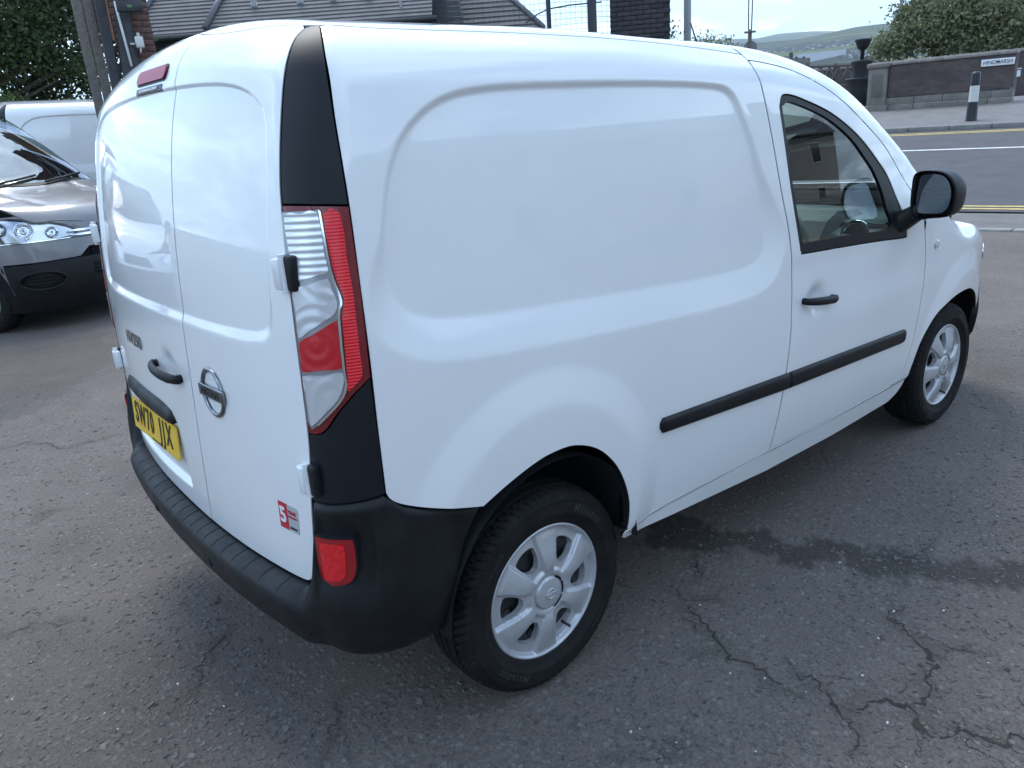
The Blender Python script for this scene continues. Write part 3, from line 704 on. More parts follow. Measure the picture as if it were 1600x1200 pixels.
for a, z, o in ((-.30, .462, .062), (.42, .462, .062), (-.845, .452, .044), (.845, .452, .044)):
    P, N = bumper_pt(a, z, o-.004); m = MB(); m.path([tuple(P+N*.004+Vector((-N[1]*math.cos(t)*.020, N[0]*math.cos(t)*.020, math.sin(t)*.020))) for t in np.linspace(0, 2*math.pi, 25)], .003, 6); m.tube(P-N*.01, P+N*.006, .0135, .0125, 18); m.tube(P+N*.006, P+N*.0075, .0125, .010, 18); m.build('parking_sensor', TRIM, bumper)
FINE = True
# ---------------------------------------------------------------- wheels
def tyre_mesh():
    half = [(-.072, .198), (-.083, .206), (-.0875, .216), (-.0885, .2215), (-.0935, .227), (-.0960, .2345), (-.0975, .2355), (-.0972, .242), (-.0978, .258), (-.0965, .270), (-.0955, .2735), (-.0970, .2745), (-.0960, .2775), (-.0938, .281), (-.0925, .2815), (-.0905, .287), (-.0870, .2935), (-.0815, .2995), (-.075, .3035), (-.068, .3063), (-.060, .3082), (-.0535, .3092), (-.0525, .3022), (-.0455, .3024), (-.0445, .3103), (-.034, .3112), (-.024, .3116), (-.0190, .3118), (-.0182, .3045), (-.0115, .3046), (-.0107, .3120), (0, .3121)]
    prof = half+[(-y, r) for y, r in half[::-1][1:]]
    per = 8; nt = 74; n = nt*per; V = np.zeros((len(prof), n, 3)); k = np.arange(n)
    for i, (y, r) in enumerate(prof):
        ph = ((k+abs(y)*55*per/8*3.0) % per)/per
        cut = 0
        if r > .285 and abs(y) > .053: cut = np.where(ph < .25, .0062 if abs(y) < .080 else .004, 0)
        elif r > .305 and .02 < abs(y) < .045: cut = np.where(ph < .13, .003, 0)
        t = 2*np.pi*k/n; rr = r-cut
        V[i] = np.stack([rr*np.cos(t), np.full(n, y), rr*np.sin(t)], 1)
    V[..., 2] = np.maximum(V[..., 2], -.3105)
    F = [(i*n+j, (i+1)*n+j, (i+1)*n+(j+1) % n, i*n+(j+1) % n) for i in range(len(prof)-1) for j in range(n)]
    me = mesh_np('tyre', V.reshape(-1, 3), F); fl = np.array([not (prof[i][1] > .284 and prof[i+1][1] > .284) for i in range(len(prof)-1) for j in range(n)]); me.polygons.foreach_set('use_smooth', fl); me.update()
    return me, half
TYRE, TPROF = tyre_mesh()
def side_y(r):
    P = [(a, b) for b, a in TPROF[3:15]]; return np.interp(r, [p[0] for p in P], [p[1] for p in P])
def arc_text(body, size, rad, th0, depth=.0014):
    me = text_mesh('lettering', body, size, depth, 1.15, .012*size)
    def fn(c):
        t = th0+c.x/rad; r = rad-c.y; return Vector((-r*math.sin(t)*-1, side_y(r)-c.z-.0002, r*math.cos(t)))
    def fn2(c):
        a = th0-c.x/rad; r = rad+c.y; return Vector((r*math.cos(a), side_y(r)-c.z-.0002, r*math.sin(a)))
    return xform(me, fn2)
TXT_A = arc_text('Matador', .034, .2545, R(50)); TXT_B = arc_text('Matador', .034, .2545, R(232)); TXT_C = arc_text('195/65R15', .015, .252, R(318)); TXT_D = arc_text('195/65R15', .015, .252, R(138))
def cover_h(u, v):
    r = np.hypot(u, v); th = np.arctan2(v, u)
    w = np.abs(((th-R(86)+R(30)) % R(60))-R(30))        # 0 on a spoke, 30 deg between two
    lip = .007*np.exp(-((r-.201)/.006)**2)
    h = .006+lip+.022*np.exp(-((r-.095)/.075)**2)
    valley = sstep(R(11.5), R(15.5), w)*sstep(.062, .082, r)*sstep(.196, .187, r)
    h = h-.012*valley
    crown = .003*(1-(np.clip(w, 0, R(12))/R(12))**2)*sstep(.06, .09, r)*sstep(.19, .17, r); h = h+crown
    hub = sstep(.052, .044, r); h = h*(1-hub)+hub*(.026+.004*(1-(r/.045)**2))
    h = h-.006*np.exp(-((r-.0505)/.0022)**2)
    return h-.012*sstep(.2035, .210, r)
def cover_map(q): return np.stack([q[:, 0], -cover_h(q[:, 0], q[:, 1]), q[:, 1]], 1)
def cover_norm(V):
    e = 4e-4; u, v = V[:, 0], V[:, 2]
    gx = (cover_h(u+e, v)-cover_h(u-e, v))/(2*e); gz = (cover_h(u, v+e)-cover_h(u, v-e))/(2*e)
    N = np.stack([-gx, -np.ones_like(gx), -gz], 1); return N/np.linalg.norm(N, axis=1, keepdims=True)
def polar(a, r): return (r*math.cos(a), r*math.sin(a))
holes = []
for k in range(6):
    a0 = R(86+30+60*k)
    pts = [polar(a0-R(13.2), .157), polar(a0-R(7.5), .163), polar(a0, .165), polar(a0+R(7.5), .163), polar(a0+R(13.2), .157), polar(a0+R(14), .134), polar(a0+R(12.5), .115), polar(a0+R(7), .096), polar(a0, .092), polar(a0-R(7), .096), polar(a0-R(12.5), .115), polar(a0-R(14), .134)]
    holes.append(closed_curve(pts, 3))
COVER = mesh_np('wheel_cover', *[(d[0], d[1], True, d[2]) for d in [cut_panel([polar(2*math.pi*i/96, .209) for i in range(96)], holes, cover_map, cover_norm, .0045, .02)]][0])
def steel_mesh():
    m = MB(); m.lathe([(.02, -.0), (.07, .0), (.085, .008), (.12, .012), (.15, .004), (.165, .012), (.190, .018), (.200, .006), (.205, -.004), (.203, .05), (.19, .16)], 48, axis='Y')
    for k in range(12):
        a = 2*math.pi*(k+.3)/12; p = polar(a, .135); m.tube((p[0], .004, p[1]), (p[0], .012, p[1]), .014, .014, 12)
    return m.mesh('steel_rim')
STEELM = steel_mesh()
ring = MB(); 
def ring_arc(r0, r1, a0, a1, y, n=20):
    V = [(*polar(a0+(a1-a0)*i/n, r0), 0) for i in range(n+1)]+[(*polar(a0+(a1-a0)*i/n, r1), 0) for i in range(n+1)]
    V = [(v[0], y, v[1]) for v in V]; return V, [(i, i+1, n+2+i, n+1+i) for i in range(n)]
for a0, a1 in ((-75, -28), (-22, 22), (28, 62)): ring.add(*ring_arc(.0475, .0535, R(a0), R(a1), -.0262))
SLOT = ring.mesh('hub_slot')
def emblem_mesh(rad, thick, bw, bh, depth):
    m = MB(); V = []; n = 48
    pr = [(rad-thick, 0), (rad-thick, depth*.6), (rad-thick*.5, depth), (rad, depth*.6), (rad, 0)]
    m.lathe([(r, -h) for r, h in pr], n, axis='Y'); m.box((0, -depth*.65, 0), (bw, depth*1.3, bh), bev=depth*.3)
    return m.mesh('emblem')
HUBE = emblem_mesh(.017, .0045, .040, .0095, .003)
DIRTST = mat('valve_rubber', (.02, .02, .02), .6)
valve = MB(); valve.path([(.05, -.012, -.125), (.055, -.03, -.13), (.06, -.04, -.135)], .0045); VALVE = valve.mesh('valve')
def wheel(parent, loc, flip=False, spin=0, steer=0):
    w = empty('wheel', loc, 0, parent); w.rotation_euler = (0, 0, steer+(math.pi if flip else 0))
    s = spin
    for nm, me, mt_, dy in (('tyre', TYRE, RUBBER, 0), ('steel_rim', STEELM, STEEL, -.062), ('wheel_cover', COVER, SILVER, -.0685), ('hub_slot', SLOT, DARK, -.0685), ('emblem', HUBE, SILVER, -.0985), ('valve', VALVE, DIRTST, -.0685)):
        o = link(nm, me, mt_, w, (0, dy, 0)); o.rotation_euler = (0, s if nm != 'tyre' else 0, 0)
    for me in (TXT_A, TXT_B, TXT_C, TXT_D): link('tyre_lettering', me, RUBTXT, w)
    return w
wheel(van, (0, -.7655, .3105)); wheel(van, (2.697, -.7595, .3105), spin=R(20), steer=-.015)
wheel(van, (0, .7655, .3105), True, R(33)); wheel(van, (2.697, .7595, .3105), True, R(10), steer=-.015)

# ---------------------------------------------------------------- side mouldings, handles, mirror
def on_side(x, z, off=0):
    P = map_side(np.array([[x, z]])); N = normals(P); return P[0]+N[0]*off, N[0]
def strip(x0, x1, zt, zb, mir, parent, ends):
    xs = np.linspace(x0, x1, 60); prof = [(0, -.004), (0, .004), (.10, .010), (.25, .0125), (.75, .0125), (.90, .010), (1, .004), (1, -.004)]
    V = np.zeros((len(prof), len(xs), 3))
    for k, (f, off) in enumerate(prof):
        fx = np.ones(len(xs))
        for i, x in enumerate(xs):
            d = 1.0
            if ends[0]: d = min(d, (x-x0)/.014)
            if ends[1]: d = min(d, (x1-x)/.03)
            fx[i] = math.sqrt(max(0, 1-(1-min(d, 1))**2))
        top = np.interp(xs, [.434, 1.134, 2.09], zt); bt = np.interp(xs, [.434, 1.134, 2.09], zb); md = .55*top+.45*bt
        z = md+((top+(bt-top)*f)-md)*np.maximum(fx, .35); P = map_side(np.stack([xs, z], 1)); V[k] = P+normals(P)*(off*np.maximum(fx, .3) if off > 0 else off)[:, None] if not np.isscalar(off) else P+normals(P)*((off*np.maximum(fx, .3))[:, None] if off > 0 else off)
    n = len(xs); F = [(k*n+i, k*n+i+1, (k+1)*n+i+1, (k+1)*n+i) for k in range(len(prof)-1) for i in range(n-1)]
    F += [tuple(k*n for k in range(len(prof)))[::-1], tuple(k*n+n-1 for k in range(len(prof)))]
    V = V.reshape(-1, 3)
    if mir: V = V*np.array([1, -1, 1])
    m = MB(); m.add(V, F, True); return m.build('side_moulding', PLASTIC, parent)
ZT, ZB = [.722, .684, .640], [.674, .623, .579]
for mir in (False, True):
    strip(.434, 1.139, ZT, ZB, mir, van, (True, False)); strip(1.149, 2.09, ZT, ZB, mir, van_door_l if mir else van_door, (False, True))
def handle(c, u, n, up, L, parent, name='door_handle'):
    """grip bowed out over its bowl; c centre on the skin, u along, n outwards"""
    c, u, n, up = map(Vector, (c, u, n, up)); m = MB(); pts = []
    for i in range(15):
        f = i/14; s = (f-.5)*L; o = .006+.030*math.sin(math.pi*min(max((f+.02)/1.04, 0), 1))**.45
        pts.append((c+u*s+n*o, f))
    V = []; nn = 12
    for p, f in pts:
        hw = .015*(1-.25*abs(2*f-1)**3)*(1.0 if f < .72 else 1.12); hd = .010
        for k in range(nn):
            t = 2*math.pi*k/nn; V.append(p+up*(math.cos(t)*hw)+n*(math.sin(t)*hd))
    F = [(i*nn+k, i*nn+(k+1) % nn, (i+1)*nn+(k+1) % nn, (i+1)*nn+k) for i in range(14) for k in range(nn)]+[tuple(range(nn))[::-1], tuple(14*nn+k for k in range(nn))]
    m.add(V, F, True)
    for s in (-.46, .46): m.tube(c+u*(L*s)-n*.005, c+u*(L*s*.98)+n*.014, .012, .012, 10)
    return m.build(name, PLASTIC, parent)
P, N = on_side(1.325, .912, .016)
for mir in (False, True):
    s = -1 if mir else 1
    handle((P[0], P[1]*s, P[2]), (.992, 0, -.12), (0, -s, 0), (.12, 0, .992), .215, van_door_l if mir else van_door)
IND = mat('indicator_lens', (.62, .60, .58), .15, coat=1)
for mir in (False, True):
    P, N = on_side(2.316, .968); s = -1 if mir else 1
    m = MB(); q = Vector((N[0], N[1]*s, N[2])); p = Vector((P[0], P[1]*s, P[2])); m.tube(p-q*.004, p+q*.006, .021, .019, 20); m.tube(p+q*.006, p+q*.009, .019, .012, 20); m.build('side_repeater', IND, van)
# door mirror
def blob(pts_back, pts_front, x0, x1, steps=8):
    pass
def mirror(mir):
    s = -1 if mir else 1; root = van_door_l if mir else van_door
    out = closed_curve([(-.945, 1.300), (-1.03, 1.306), (-1.085, 1.285), (-1.116, 1.235), (-1.112, 1.165), (-1.085, 1.135), (-1.02, 1.126), (-.955, 1.120), (-.935, 1.16), (-.932, 1.24)], 5)
    gl = closed_curve([(-.957, 1.285), (-1.03, 1.292), (-1.074, 1.272), (-1.097, 1.228), (-1.094, 1.178), (-1.072, 1.152), (-1.02, 1.146), (-.968, 1.148), (-.952, 1.175), (-.948, 1.24)], 5)
    out = out.copy(); gl = gl.copy(); out[:, 0] = -.935+(out[:, 0]+.935)*.87; gl[:, 0] = -.935+(gl[:, 0]+.935)*.88
    ctr = np.array([-1.02, 1.215]); V = []; n = len(out)
    for x, k in ((1.975, .93), (1.945, .965), (1.938, .985), (1.962, 1.0), (1.98, 1.02), (2.02, 1.01), (2.06, .93), (2.09, .75), (2.105, .45), (2.108, .05)):
        V += [(x, s*(ctr[0]+(p[0]-ctr[0])*k), ctr[1]+(p[1]-ctr[1])*k) for p in out]
    F = [(i*n+k, i*n+(k+1) % n, (i+1)*n+(k+1) % n, (i+1)*n+k) for i in range(9) for k in range(n)]
    m = MB(); m.add(V, F, True); V2 = [(1.985, s*p[0], p[1]) for p in out*.94+ctr*.06]; m.add(V2, [tuple(range(n))])
    h = m.build('door_mirror', PLASTIC, root)
    g = MB(); g.add([(1.951+(p[0]+1.02)*.14+(p[1]-1.22)*.10, s*p[0], p[1]) for p in gl], [tuple(range(len(gl)))]); g.build('mirror_glass', MIRROR, h)
    # arm and foot
    a = MB(); V = []; n = 16
    P0, N0 = on_side(1.965, 1.085, 0)
    for f in np.linspace(0, 1, 9):
        y = P0[1]+.03+(-.96-P0[1]-.03)*f; zc = 1.09+.065*f; hx = .062-.022*f; hz = .050-.012*f; xc = 1.985+.02*f
        V += [(xc+math.copysign(abs(math.cos(t))**.6, math.cos(t))*hx, s*y, zc+math.copysign(abs(math.sin(t))**.6, math.sin(t))*hz) for t in (2*math.pi*k/n for k in range(n))]
    F = [(i*n+k, i*n+(k+1) % n, (i+1)*n+(k+1) % n, (i+1)*n+k) for i in range(8) for k in range(n)]
    a.add(V, F, True); a.build('mirror_arm', PLASTIC, h)
mirror(False); mirror(True)
# sail plate in front of the quarter of the window
# ---------------------------------------------------------------- rear fittings
def on_rear(y, z, off=0):
    O = np.array([[0., y, z]]); P = shoot(O, np.array([[-1., 0, 0]])); N = normals(P); return Vector(P[0]+N[0]*off), Vector(N[0])
HINGEP = mat('hinge_paint', (.72, .74, .76), .3, coat=.8)
for s in (-1, 1):
    for a, z in ((-.920, 1.318), (-.905, .862)):
        P = map_rear(np.array([[a, z]])); N = normals(P)[0]; P = P[0]; N[2] = 0; N = N/np.linalg.norm(N)
        P = Vector((P[0], P[1]*-s*(-1 if s == -1 else -1), P[2])) if False else Vector((P[0], s*abs(P[1]), P[2])); N = Vector((N[0], s*abs(N[1]), 0)); u = Vector((-N.y, N.x, 0))*(1 if s < 0 else -1)
        if u.y*s < 0: u = -u
        rot = Matrix((u, N, Vector((0, 0, 1)))).transposed()
        h = MB(); h.box(P+N*.010-u*.014, (.030, .018, .062), rot, bev=.005); h.tube(P+N*.014+u*.004+Vector((0, 0, -.040)), P+N*.014+u*.004+Vector((0, 0, .040)), .0085, .0085, 14)
        h.box(P+N*.020-u*.006, (.022, .012, .066), rot, bev=.004)
        hg = h.build('hinge', HINGEP, rdoor if s < 0 else ldoor)
        b = MB(); b.box(P+N*.006+u*.020, (.026, .022, .074), rot, bev=.006); b.build('hinge_seat', PLASTIC, hg)
# high brake light and the small plaque below it
def patch(poly, material, name, parent, off, fl=.006, sp=.012):
    C = np.array(poly, float); 
    def mp_(q): return shoot(np.stack([np.zeros(len(q)), q[:, 0], q[:, 1]], 1), np.tile([-1., 0, 0], (len(q), 1)))
    return put_panel(name, cut_panel(C, [], mp_, nF, sp, fl, 0, offset=off), material, parent)
def rrect(y0, y1, z0, z1, r, n=4):
    out = []
    for cx, cz, a in ((y1-r, z0+r, -90), (y1-r, z1-r, 0), (y0+r, z1-r, 90), (y0+r, z0+r, 180)):
        out += [(cx+r*math.cos(R(a+90*k/n)), cz+r*math.sin(R(a+90*k/n))) for k in range(n+1)]
    return out
bl = patch(rrect(-.122, .130, 1.744, 1.784, .016), TRIM, 'brake_light', ldoor, .002)
BRK = lens_mat('brake_lens', (.34, .02, .035), 0, 0, .45); nodes(BRK)[2].inputs['Coat Weight'].default_value = .15
patch(rrect(-.116, .124, 1.748, 1.780, .014), BRK, 'brake_lens', bl, .006)
pq = patch([(.125, 1.722), (.122, 1.738), (-.098, 1.737), (-.102, 1.720)], mat('plaque_black', (.015, .017, .02), .4), 'dealer_plaque', ldoor, .0015, .002)
def wrap_text(body, size, y, z, off, material, name, parent, spacing=1.0, bold=0, sx=1.0, flat_x=None, tilt=0):
    """lettering laid on the tail, readable from behind"""
    me = text_mesh(name, body, size, .0012, spacing, bold); Vv = np.array([v.co[:] for v in me.vertices]); Q = np.stack([y-Vv[:, 0]*sx, z+Vv[:, 1]], 1)
    if flat_x is None:
        P = shoot(np.stack([np.zeros(len(Q)), Q[:, 0], Q[:, 1]], 1), np.tile([-1., 0, 0], (len(Q), 1))); P = P+normals(P)*(off+Vv[:, 2:3])
    else: P = np.stack([flat_x(Q)-off-Vv[:, 2], Q[:, 0], Q[:, 1]], 1)
    for v, p in zip(me.vertices, P): v.co = p
    me.update(); return link(name, me, material, parent)
WHT = mat('white_print', (.75, .76, .77), .5); BLK = mat('black_print', (.012, .012, .014), .45); REDP = mat('red_print', (.48, .02, .04), .45); GREYP = mat('grey_print', (.42, .43, .44), .35, coat=.5)
wrap_text('NORTHERN MOTOR COMPANY', .0088, .012, 1.7295, .0035, WHT, 'plaque_lettering', pq, 1.0, .0002, 1.25)
# number plate
PX = lambda Q: -.650+.083*(Q[:, 1]-.72)
plate_y = (.085, .560)
m = MB(); V = []
for dx in (0, .004):
    for y, z in rrect(plate_y[0], plate_y[1], .662, .773, .006, 2): V.append((-.650+.083*(z-.72)+dx, y, z))
n = len(V)//2; m.add(V, [tuple(range(n)), tuple(range(n, 2*n))[::-1]]+[(k, (k+1) % n, n+(k+1) % n, n+k) for k in range(n)])
YEL = mat('yellow_plate', (.80, .50, .012), .35, coat=.3)
plate = m.build('number_plate', YEL, ldoor)
wrap_text('SW70', .108, .427, .7215, .0012, BLK, 'plate_lettering', plate, 1.22, .0014, .68, PX); wrap_text('JJX', .108, .200, .7215, .0012, BLK, 'plate_lettering', plate, 1.34, .0014, .74, PX)
wrap_text('NORTHERN MOTOR COMPANY', .006, .318, .668, .0008, BLK, 'plate_maker_lettering', plate, 1, 0, 1, PX)
# handle with plate lamps above the plate
m = MB(); V = []; ys = np.linspace(.03, .61, 34); nn = 12
for y in ys:
    f = (y-.32)/.29; e = math.sqrt(max(0.0, 1-abs(f)**5)); P, N = on_rear(float(y), .835, 0)
    for k in range(nn):
        t = 2*math.pi*k/nn; V.append((P.x+.012-.030*e*max(math.cos(t), -.3)-.014*e, y, .822+.032*(.35+.65*e)*math.sin(t)-.010*max(math.cos(t), 0)))
m.add(V, [(i*nn+k, i*nn+(k+1) % nn, (i+1)*nn+(k+1) % nn, (i+1)*nn+k) for i in range(len(ys)-1) for k in range(nn)]+[tuple(range(nn)), tuple((len(ys)-1)*nn+k for k in range(nn))], True)
m.build('plate_lamp_trim', PLASTIC, ldoor)
P, N = on_rear(-.002, .975, .012)
handle(P, (0, -.995, -.03), (-1, 0, 0), (0, -.03, .995), .235, ldoor)
# maker's badge and model lettering
P, N = on_rear(-.344, .982, .001)
bad = link('badge', emblem_mesh(.066, .0105, .146, .033, .007), mat('badge_chrome', (.26, .27, .29), .18, metal=1), rdoor); q = N.to_track_quat('-Y', 'Z'); bad.rotation_mode = 'QUATERNION'; bad.rotation_quaternion = q; bad.location = P
DCH = mat('dark_chrome', (.20, .21, .23), .25, metal=1)
bb = MB(); bb.box((0, -.0098, 0), (.138, .001, .027)); o = bb.build('badge_bar', DCH, bad)
bt = text_mesh('badge_lettering', 'NISSAN', .030, .001, 1.12, .0006); xform(bt, lambda c: Vector((c.x, -.0106-c.z, c.y))); link('badge_lettering', bt, BLK, bad)
wrap_text('NV250', .058, .345, 1.010, .003, mat('dark_badge_chrome', (.16, .17, .18), .2, metal=1), 'model_lettering', ldoor, 1.08, .0012, 1.1)
# warranty sticker
st = patch([(-.600, .688), (-.606, .760), (-.645, .760), (-.640, .688)], REDP, 'warranty_sticker', rdoor, .0012, .001)
patch([(-.6405, .688), (-.6455, .760), (-.686, .7585), (-.690, .752), (-.681, .688)], GREYP, 'sticker_field', st, .0012, .001)
wrap_text('5', .058, -.6225, .725, .0022, WHT, 'sticker_numeral', st, 1, .0015)
wrap_text('YEAR', .014, -.664, .741, .0022, REDP, 'sticker_lettering', st)
wrap_text('WARRANTY', .0068, -.664, .729, .0022, REDP, 'sticker_small_print', st)
wrap_text('NISSAN', .0085, -.662, .699, .0022, BLK, 'sticker_small_print', st)
# ---------------------------------------------------------------- cab
DASH = mat('dashboard_grey', (.36, .37, .375), .6); DASHT = mat('dashboard_top', (.17, .172, .175), .65); SEATM = mottled('seat_cloth', (.02, .02, .022), (.035, .035, .038), 60, .9, .1, 300, .002)
m = MB(); m.prism([(1.92, .62), (1.90, .95), (1.96, 1.04), (2.10, 1.075), (2.35, 1.085), (2.55, 1.07), (2.62, 1.0), (2.62, .62)], -.80, .80, 'Y')
dsh = m.build('dashboard', DASH, van)
m = MB(); m.prism([(2.05, 1.082), (2.10, 1.092), (2.50, 1.096), (2.56, 1.08), (2.5, 1.07), (2.1, 1.07)], -.79, .79, 'Y'); m.build('dash_top', DASHT, dsh)
m = MB(); m.lathe([(.02, 0), (.036, -.006), (.046, -.02)], 24, (0, 0, 0), 'Y')
for yy in (-.70, .70):
    m = MB(); V = []
    m.lathe([(.058, 0), (.060, .012), (.052, .018), (.045, .010), (.043, .0)], 28); me = m.mesh('air_vent'); o = link('air_vent', me, CHROME, dsh); o.location = (1.985, yy, 1.045); o.rotation_euler = (0, R(-62), 0)
    m = MB(); m.lathe([(.0, .006), (.044, .004)], 24); o = link('vent_core', m.mesh('vent_core'), DARK, dsh); o.location = (1.985, yy, 1.045); o.rotation_euler = (0, R(-62), 0)
m = MB(); m.prism([(1.86, 1.02), (1.93, 1.10), (2.02, 1.135), (2.2, 1.12), (2.3, 1.07)], -.60, -.22, 'Y'); m.build('instrument_hood', DASHT, dsh)
m = MB(); th = np.linspace(0, 2*math.pi, 37); q = Matrix.Rotation(R(-65), 3, 'Y'); c = Vector((1.78, -.40, .98))
m.path([c+q @ Vector((math.cos(t)*.185, math.sin(t)*.185, 0)) for t in th], .015, 8); m.tube(c, c+q @ Vector((0, 0, -.03)), .055, .05, 20)
for a in (180, 0, 270): m.tube(c, c+q @ Vector((math.cos(R(a-90))*.18, math.sin(R(a-90))*.18, 0)), .016, .012, 8)
m.tube(c, c+Vector((.25, 0, -.12)), .03); m.build('steering_wheel', DASHT, van)
for yy in (-.40, .40):
    m = MB(); m.box((1.32, yy, .66), (.50, .50, .16), bev=.05); m.box((1.13, yy, 1.0), (.14, .48, .62), Matrix.Rotation(R(-12), 3, 'Y'), bev=.05); m.box((1.07, yy, 1.40), (.08, .26, .18), Matrix.Rotation(R(-10), 3, 'Y'), bev=.03)
    m.build('seat', SEATM, van)
m = MB(); m.box((1.9, 0, .42), (1.5, 1.55, .05)); m.build('cab_floor', DARK, van)
# inner door cards and roof lining
for sg in (-1, 1):
    FINE = False; V, F = grid_patch(np.linspace(1.08, 2.18, 14), np.linspace(.42, 1.04, 8), lambda q: map_side(q, sg), .045); FINE = True
    m = MB(); m.add(V, F, True); m.build('door_card', DASH, van_door if sg < 0 else van_door_l)
m = MB(); m.path([(2.40, -.62, 1.19), (2.50, -.2, 1.175), (2.53, .1, 1.17)], .008); m.path([(2.47, -.1, 1.178), (2.46, .5, 1.18)], .008); m.build('wiper', TRIM, van)
# ---------------------------------------------------------------- the ground: car park, road rising behind it, valley
P0 = np.array([11.151, 2.147]); EV = np.array([.156, -.988]); NV = np.array([.988, .156])
def pix(px, py): return CF+CR*((px-800)/1199.6)+CU*((600-py)/1199.6)
def at(px, py, s): return CAM+pix(px, py)*s
def gpt(px, py, z=0.0):
    d = pix(px, py); return CAM+d*((z-CAM[2])/d[2])
def road(e, n, dz=0):
    p = P0+EV*e+NV*n; return (p[0], p[1], terrain(p[0], p[1])+dz)
def terrain(x, y):
    n = (x-P0[0])*NV[0]+(y-P0[1])*NV[1]
    z = .08*np.clip(n+.35, 0, 16.65)
    far = np.clip(n-40, 0, None); z = z-np.minimum(far*.16, 45)
    return z
def axis(lo, hi, d, far, k=1.22):
    a = list(np.arange(lo, hi, d)); s = d
    x = hi; up = [hi]
    while x < far: s = s*k; x += s; up.append(x)
    s = d; x = lo; dn = []
    while x > -far: s = s*k; x -= s; dn.append(x)
    return np.array(dn[::-1]+a+up)
_VN = {}
def vnoise(x, y, f, seed):
    """smooth value noise"""
    G = _VN.setdefault(seed, None)
    if G is None: G = _VN[seed] = np.random.default_rng(seed).random((256, 256))
    u = x*f; v = y*f; i = np.floor(u).astype(int); j = np.floor(v).astype(int); a = u-i; b = v-j
    a = a*a*(3-2*a); b = b*b*(3-2*b); g = lambda p, q: G[p % 256, q % 256]
    return (g(i, j)*(1-a)+g(i+1, j)*a)*(1-b)+(g(i, j+1)*(1-a)+g(i+1, j+1)*a)*b
def seg_dist(X, Y, pts):
    d = np.full(X.shape, 1e9)
    for a, b in zip(pts[:-1], pts[1:]):
        e = b-a; t = np.clip(((X-a[0])*e[0]+(Y-a[1])*e[1])/(e@e+1e-12), 0, 1); d = np.minimum(d, np.hypot(X-a[0]-e[0]*t, Y-a[1]-e[1]*t))
    return d
za = lambda L: [(900+.4375*x, 750+.4375*y) for x, y in L]
zb = lambda L: [(.467*x, 640+.467*y) for x, y in L]
CRACKS = [(za([(370, 440), (420, 480), (450, 540), (540, 590), (600, 650), (680, 700), (720, 745), (810, 775)]), .012), (za([(770, 660), (800, 710), (860, 730), (900, 770), (940, 830), (985, 870), (1000, 920), (985, 970)]), .012),
          (za([(940, 820), (990, 790), (1040, 770), (1120, 775), (1180, 800), (1240, 850), (1300, 885), (1360, 880), (1430, 920), (1500, 940), (1640, 925)]), .018), (za([(1140, 430), (1130, 480), (1160, 520), (1220, 550), (1260, 590), (1270, 650), (1240, 710), (1290, 760), (1240, 810), (1180, 800)]), .014),
          (za([(1220, 550), (1300, 580), (1380, 600), (1460, 620)]), .009), (za([(330, 380), (400, 420), (520, 430)]), .008), (za([(430, 240), (440, 300), (420, 360)]), .010), (za([(540, 600), (480, 625), (430, 600)]), .005), (za([(1160, 300), (1260, 250), (1290, 215)]), .007),
          (za([(940, 820), (1050, 835)]), .005), (za([(1500, 880), (1560, 930)]), .010), (zb([(-20, 765), (80, 735), (140, 725), (200, 710), (260, 695)]), .007), (zb([(590, 1010), (640, 950), (660, 900), (690, 850), (710, 790), (790, 720)]), .006), (zb([(130, 330), (120, 380), (170, 340), (260, 330)]), .004),
          ([(180, 680), (100, 700), (40, 690), (0, 700)], .006), ([(500, 1200), (525, 1130), (540, 1080)], .005), (za([(120, 990), (300, 985), (420, 940)]), .005)]
STRIP = za([(250, 130), (420, 140), (520, 160), (640, 185), (760, 205), (900, 220), (1050, 240), (1200, 260), (1330, 275), (1800, 290), (1800, 395), (1450, 380), (1300, 355), (1200, 350), (1080, 345), (960, 310), (840, 310), (720, 280), (620, 255), (500, 260), (250, 250)])
def undul(x, y): return (vnoise(x, y, .7, 20)-.5)*.010+(vnoise(x, y, 3, 21)-.5)*.004
